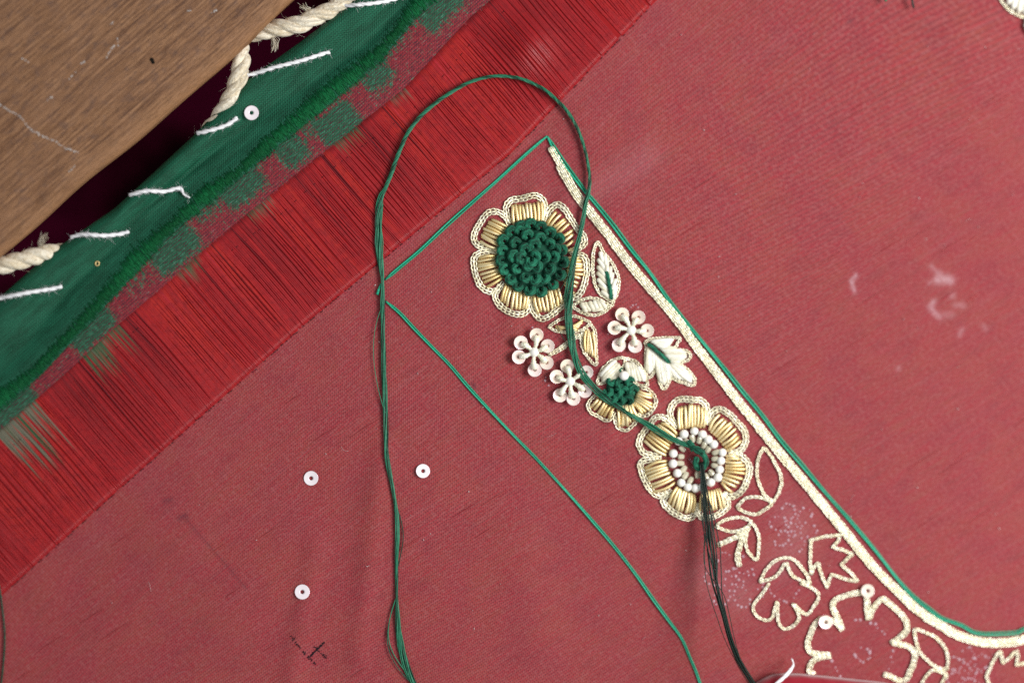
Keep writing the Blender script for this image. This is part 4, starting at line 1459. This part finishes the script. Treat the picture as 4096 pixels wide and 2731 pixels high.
mb.build("chalk_dot_mass", M['chalk'], thing("chalk_marking", "scattered chalk specks round the sequin flowers", "chalk mark", 2300, 1400), kind='stuff')

# black pen cross and registration strokes: ink caught on the tops of the weave
mb = MB()
zc = lambda *p: zr(1000, 1800, 0.5952, p)
for a, b, n, wd_, solid in (((395, 1392), (500, 1290), 70, 3.5, 1), ((265, 1240), (395, 1392), 30, 6, 0), ((415, 1305), (515, 1395), 22, 6, 0), ((395, 1392), (445, 1440), 9, 6, 0)):
    a, b = zc(a, b)
    for k in range(n):
        t = rng.random()
        x, y = a[0] + (b[0] - a[0]) * t + rng.normal(0, wd_ * .42), a[1] + (b[1] - a[1]) * t + rng.normal(0, wd_ * .42)
        L = rng.uniform(4, 9)
        ang = -a32 if rng.random() < .7 else math.pi / 2 - a32
        P = np.array([(x - L / 2 * math.cos(ang), y - L / 2 * math.sin(ang), 1.6), (x, y, 2.4), (x + L / 2 * math.cos(ang), y + L / 2 * math.sin(ang), 1.6)])
        add_tube(mb, P, np.array([0.8, 1.6, 0.8]), 5, flat=0.5)
mb.build("ink_strokes", M['ink_and_dark'], thing("ink_cross", "small black pen cross marked on the red silk near the bottom", "pen mark", 1240, 2600), kind='stuff')

# ------------------------------------------------------------------ dark green working thread
work = thing("working_thread", "dark green embroidery floss looping up from the bottom edge to the bead flower", "thread", 1535, 1200)
wp = [(1690, 2800, 12), (1655, 2731, 10), (1625, 2663, 9), (1601, 2574, 8), (1589, 2455, 8), (1586, 2336, 8), (1586, 2217, 8), (1589, 2127, 8), (1580, 2008, 9), (1565, 1919, 9), (1548, 1830, 10), (1544, 1742, 10), (1539, 1567, 11), (1534, 1393, 11), (1532, 1300, 12), (1531, 1204, 14), (1529, 1128, 14), (1523, 1064, 13), (1516, 970, 12), (1513, 871, 12), (1525, 785, 13), (1540, 755, 14), (1567, 689, 16), (1603, 592, 18), (1644, 512, 20), (1705, 444, 22), (1777, 388, 22), (1863, 337, 22), (1940, 311, 22), (2016, 305, 22), (2093, 319, 22), (2169, 354, 20), (2231, 405, 18), (2287, 472, 16), (2327, 558, 15), (2348, 638, 16), (2359, 714, 20), (2353, 770, 26), (2345, 805, 26), (2332, 884, 24), (2313, 968, 30), (2297, 1044, 32), (2286, 1102, 32), (2276, 1178, 32), (2272, 1236, 28), (2277, 1296, 26), (2284, 1353, 24), (2294, 1410, 26), (2309, 1460, 34), (2336, 1506, 40), (2374, 1548, 36), (2420, 1590, 34), (2473, 1629, 34), (2535, 1667, 30), (2604, 1707, 30), (2668, 1742, 34), (2725, 1770, 38), (2772, 1790, 40)]
WP = resample(wp, 9.0)
n = len(WP)
T, S, U = frames(WP)
# keep the bundle frame level
side = np.cross(T, np.array([0, 0, 1.0]))
side /= np.linalg.norm(side, axis=1, keepdims=True)
up = np.cross(side, T)
dist = np.r_[0, np.cumsum(np.linalg.norm(np.diff(WP, axis=0), axis=1))]


def dist_at(x, y):
    return dist[np.argmin((WP[:, 0] - x) ** 2 + (WP[:, 1] - y) ** 2)]


wd_tab = [(0, 18), (dist_at(1601, 2574), 17), (dist_at(1589, 2400), 5), (dist_at(1586, 2217), 8), (dist_at(1589, 2100), 11), (dist_at(1548, 1830), 9), (dist_at(1539, 1500), 11), (dist_at(1531, 1204), 11), (dist_at(1529, 1128), 6), (dist_at(1516, 970), 19), (dist_at(1513, 871), 17), (dist_at(1567, 689), 12), (dist_at(1705, 444), 12), (dist_at(1940, 311), 9), (dist_at(2231, 405), 10), (dist_at(2348, 638), 8), (dist_at(2353, 770), 9), (dist_at(2297, 1044), 13), (dist_at(2276, 1178), 19), (dist_at(2284, 1353), 21), (dist_at(2336, 1506), 16), (dist_at(2473, 1629), 12), (dist_at(2604, 1707), 14), (dist_at(2772, 1790), 8)]
wid = 0.68 * np.interp(dist, [a for a, b in sorted(wd_tab)], [b for a, b in sorted(wd_tab)])
NS = 18
x0, x1 = dist_at(1513, 880), dist_at(2353, 770)
tw = smooth01((dist - x0) / 260) * smooth01((x1 + 120 - dist) / 260)
theta = np.cumsum(np.r_[0, np.diff(dist)] * 2 * np.pi * (tw / 110 + (1 - tw) / 520))
for k in range(NS):
    rk = 0.25 + 0.75 * math.sqrt((k + 0.5) / NS)
    ph = k * 2.399
    a1 = np.sin(dist / rng.uniform(170, 420) + rng.uniform(0, 6)) + 0.6 * np.sin(dist / rng.uniform(60, 120) + rng.uniform(0, 6))
    rw = np.where(True, wid * (1 - 0.12 * tw), wid)
    lat = rk * np.cos(ph + theta) * rw + 0.36 * a1 * wid * (1 - tw)
    lat = np.clip(lat, -1.35 * wid, 1.35 * wid)
    ver = rk * np.sin(ph + theta) * (5.0 + 0.55 * rw * tw) + 3 * tw + rng.uniform(-1, 1)
    Q = WP + side * lat[:, None] + up * ver[:, None]
    if k == 0:      # a strand that strays left under the crossing
        x0 = dist_at(1531, 1230), dist_at(1541, 1650)
        s_ = np.clip((dist - x0[1]) / (x0[0] - x0[1]), 0, 1)
        Q[:, 0] -= 44 * np.sin(np.pi * s_) ** 0.8
    if k == 17:     # one that leaves the bundle beside the large flower and rejoins above the sequins
        x0 = dist_at(2288, 1090), dist_at(2306, 1450)
        s_ = np.clip((dist - x0[0]) / (x0[1] - x0[0]), 0, 1)
        Q[:, 0] -= 52 * np.sin(np.pi * s_) ** 0.9
    if k in (1, 2):  # two slack strands at the bottom
        x0 = dist_at(1655, 2731), dist_at(1589, 2390)
        s_ = np.clip((dist - x0[0]) / (x0[1] - x0[0]), 0, 1)
        Q[:, 0] -= (26 + 9 * k) * np.sin(np.pi * s_)
    if k == 3:
        x0 = dist_at(1589, 2300), dist_at(1580, 2020)
        s_ = np.clip((dist - x0[0]) / (x0[1] - x0[0]), 0, 1)
        Q[:, 0] += 20 * np.sin(np.pi * s_)
    Q[:, 2] = np.maximum(Q[:, 2], 4.5)
    mb = MB()
    add_tube(mb, Q, 2.2 if k not in (0, 17) else 1.6, 6, att=rng.random())
    mb.build("strand", M['work'], work)
# the knot the floss makes at the flower's heart
mb = MB()
add_tube(mb, resample([(2752, 1762, 34), (2768, 1782, 44), (2785, 1800, 46), (2806, 1812, 42), (2822, 1832, 34), (2822, 1856, 26), (2808, 1872, 22), (2790, 1870, 20), (2782, 1850, 24), (2788, 1826, 36)], 5), 13.0, 14, lobes=3, depth=0.22, pitch=70, taper=6, att=0.35)
mb.build("loop_knot", M['knot'], work)
mb = MB()
add_tube(mb, resample([(2764, 1800, 34), (2778, 1790, 54), (2800, 1798, 58), (2818, 1812, 50)], 5), 10.5, 12, lobes=3, depth=0.22, pitch=70, taper=6, att=0.2)
mb.build("loop_knot", M['knot'], work)

# the tail that hangs out of the knot, lifting towards the viewer at the bottom
tail = thing("thread_tail", "green thread tail, shade painted into its colour, fanning out of the bead flower down to the bottom edge", "thread", 2840, 2150)
tp = [(2803, 1848, 28), (2808, 1880, 36), (2813, 1940, 44), (2821, 1997, 50), (2829, 2074, 60), (2836, 2130, 70), (2847, 2200, 84), (2862, 2306, 106), (2878, 2385, 130), (2899, 2462, 160), (2920, 2540, 195), (2944, 2610, 230), (2968, 2660, 255), (3016, 2740, 290), (3050, 2800, 310)]
TP = resample(tp, 9.0)
T, S, U = frames(TP)
n = len(TP)
dist = np.r_[0, np.cumsum(np.linalg.norm(np.diff(TP, axis=0), axis=1))]
yt = TP[:, 1]
wid = np.interp(yt, [1848, 1900, 2000, 2080, 2200, 2306, 2390, 2460, 2600, 2800], [7, 10, 19, 31, 35, 28, 15, 12, 13, 15])
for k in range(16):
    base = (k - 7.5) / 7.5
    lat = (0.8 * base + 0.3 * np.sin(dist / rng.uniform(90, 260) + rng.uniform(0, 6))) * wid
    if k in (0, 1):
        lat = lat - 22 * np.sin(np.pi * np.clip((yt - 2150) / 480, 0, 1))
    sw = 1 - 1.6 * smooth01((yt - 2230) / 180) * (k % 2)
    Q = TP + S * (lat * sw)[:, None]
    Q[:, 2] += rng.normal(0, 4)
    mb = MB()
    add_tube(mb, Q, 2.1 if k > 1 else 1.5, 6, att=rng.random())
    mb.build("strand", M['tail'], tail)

# ------------------------------------------------------------------ small things at the picture's edges
P = resample([(-40, 2240, 7), (-12, 2310, 7), (0, 2365, 7), (8, 2421, 8), (19, 2533, 8), (14, 2645, 8), (5, 2731, 8), (-8, 2800, 8)], 7)
mb = MB()
add_tube(mb, P, 4.0, 8, lobes=2, depth=.35, pitch=26, att=.3)
tag(mb.build("green_thread_end", M['work']), "thin dark green thread running down the left edge of the picture", "thread")
mb = MB()
add_tube(mb, resample([(3536, -150, 30), (3538, -60, 40), (3544, 8, 30)], 7), 7.5, 8, lobes=2, depth=.3, pitch=40, taper=6, att=.8)
tag(mb.build("green_thread_end", M['work']), "cut green thread end at the top edge, left one of two", "thread")
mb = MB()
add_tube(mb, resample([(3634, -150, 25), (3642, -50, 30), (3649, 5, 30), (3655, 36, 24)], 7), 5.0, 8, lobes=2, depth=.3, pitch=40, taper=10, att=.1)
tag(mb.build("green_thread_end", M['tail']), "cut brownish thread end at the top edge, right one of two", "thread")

CP = thing("embroidered_petal", "cream padded petal cut off by the top right corner", "petal", 4090, -20)
satin_fill(CP, [(3990, -60), (4030, 20), (4075, 55), (4125, 60), (4180, 20)], [(4080, -170), (4100, -170), (4120, -170), (4140, -170), (4170, -170)], 9, M['cream'], 17)
chain_part("petal_outline", CP, [(3975, -120), (3985, -40), (4025, 30), (4075, 62), (4125, 66), (4190, 20)], M['zari'], rows=1, **kw)
satin_fill(CP, [(4098, 80), (4092, 110), (4108, 135)], [(4190, 80), (4200, 100), (4200, 130)], 4, M['cream'], 12)

# crimson velvet pad
mb = MB()
outl = resample([(3000, 2760), (3075, 2703), (3150, 2692), (3260, 2699), (3400, 2714), (3560, 2735), (3700, 2790), (3760, 2900), (3650, 3060), (3350, 3120), (3080, 3050), (2970, 2900)], 22, True, True)[:-1]
cen = outl[:, :2].mean(0)
no = len(outl)
V = []
lv = [(1.0, -0.05), (1.005, 0.25), (0.99, 0.5), (0.965, 0.7), (0.92, 0.86), (0.84, 0.96), (0.6, 1.0), (0.25, 1.02)]
for s_, hh_ in lv:
    V.append(np.c_[cen + (outl[:, :2] - cen) * s_, hh_ * 85 + 2.5 * np.sin(np.arange(no) * 1.7 + s_ * 9)])
V.append(np.array([[cen[0], cen[1], 87]]))
F = [(r * no + c, r * no + (c + 1) % no, (r + 1) * no + (c + 1) % no, (r + 1) * no + c) for r in range(len(lv) - 1) for c in range(no)]
F += [((len(lv) - 1) * no + c, (len(lv) - 1) * no + (c + 1) % no, len(lv) * no) for c in range(no)]
VA = np.concatenate(V)
mb.add(VA, [f[::-1] for f in F], VA[:, :2] / 100)
tag(mb.build("velvet_pad", M['velvet']), "edge of a crimson velvet pad at the bottom of the picture", "pad")
mb = MB()
P = resample([(3100, 2735, 96), (3128, 2714, 98), (3154, 2688, 92), (3171, 2664, 62), (3174, 2651, 50), (3167, 2632, 42)], 5)
t = np.linspace(0, 1, len(P))
add_tube(mb, P, np.interp(t, [0, .1, .5, .75, .85, 1], [5, 8, 9, 6, 4, 3.5]), 8, flat=.5, lobes=2, depth=.2, pitch=60, att=.4)
tag(mb.build("white_lint_thread", M['white']), "short white lint thread caught on the edge of the crimson velvet pad", "thread")
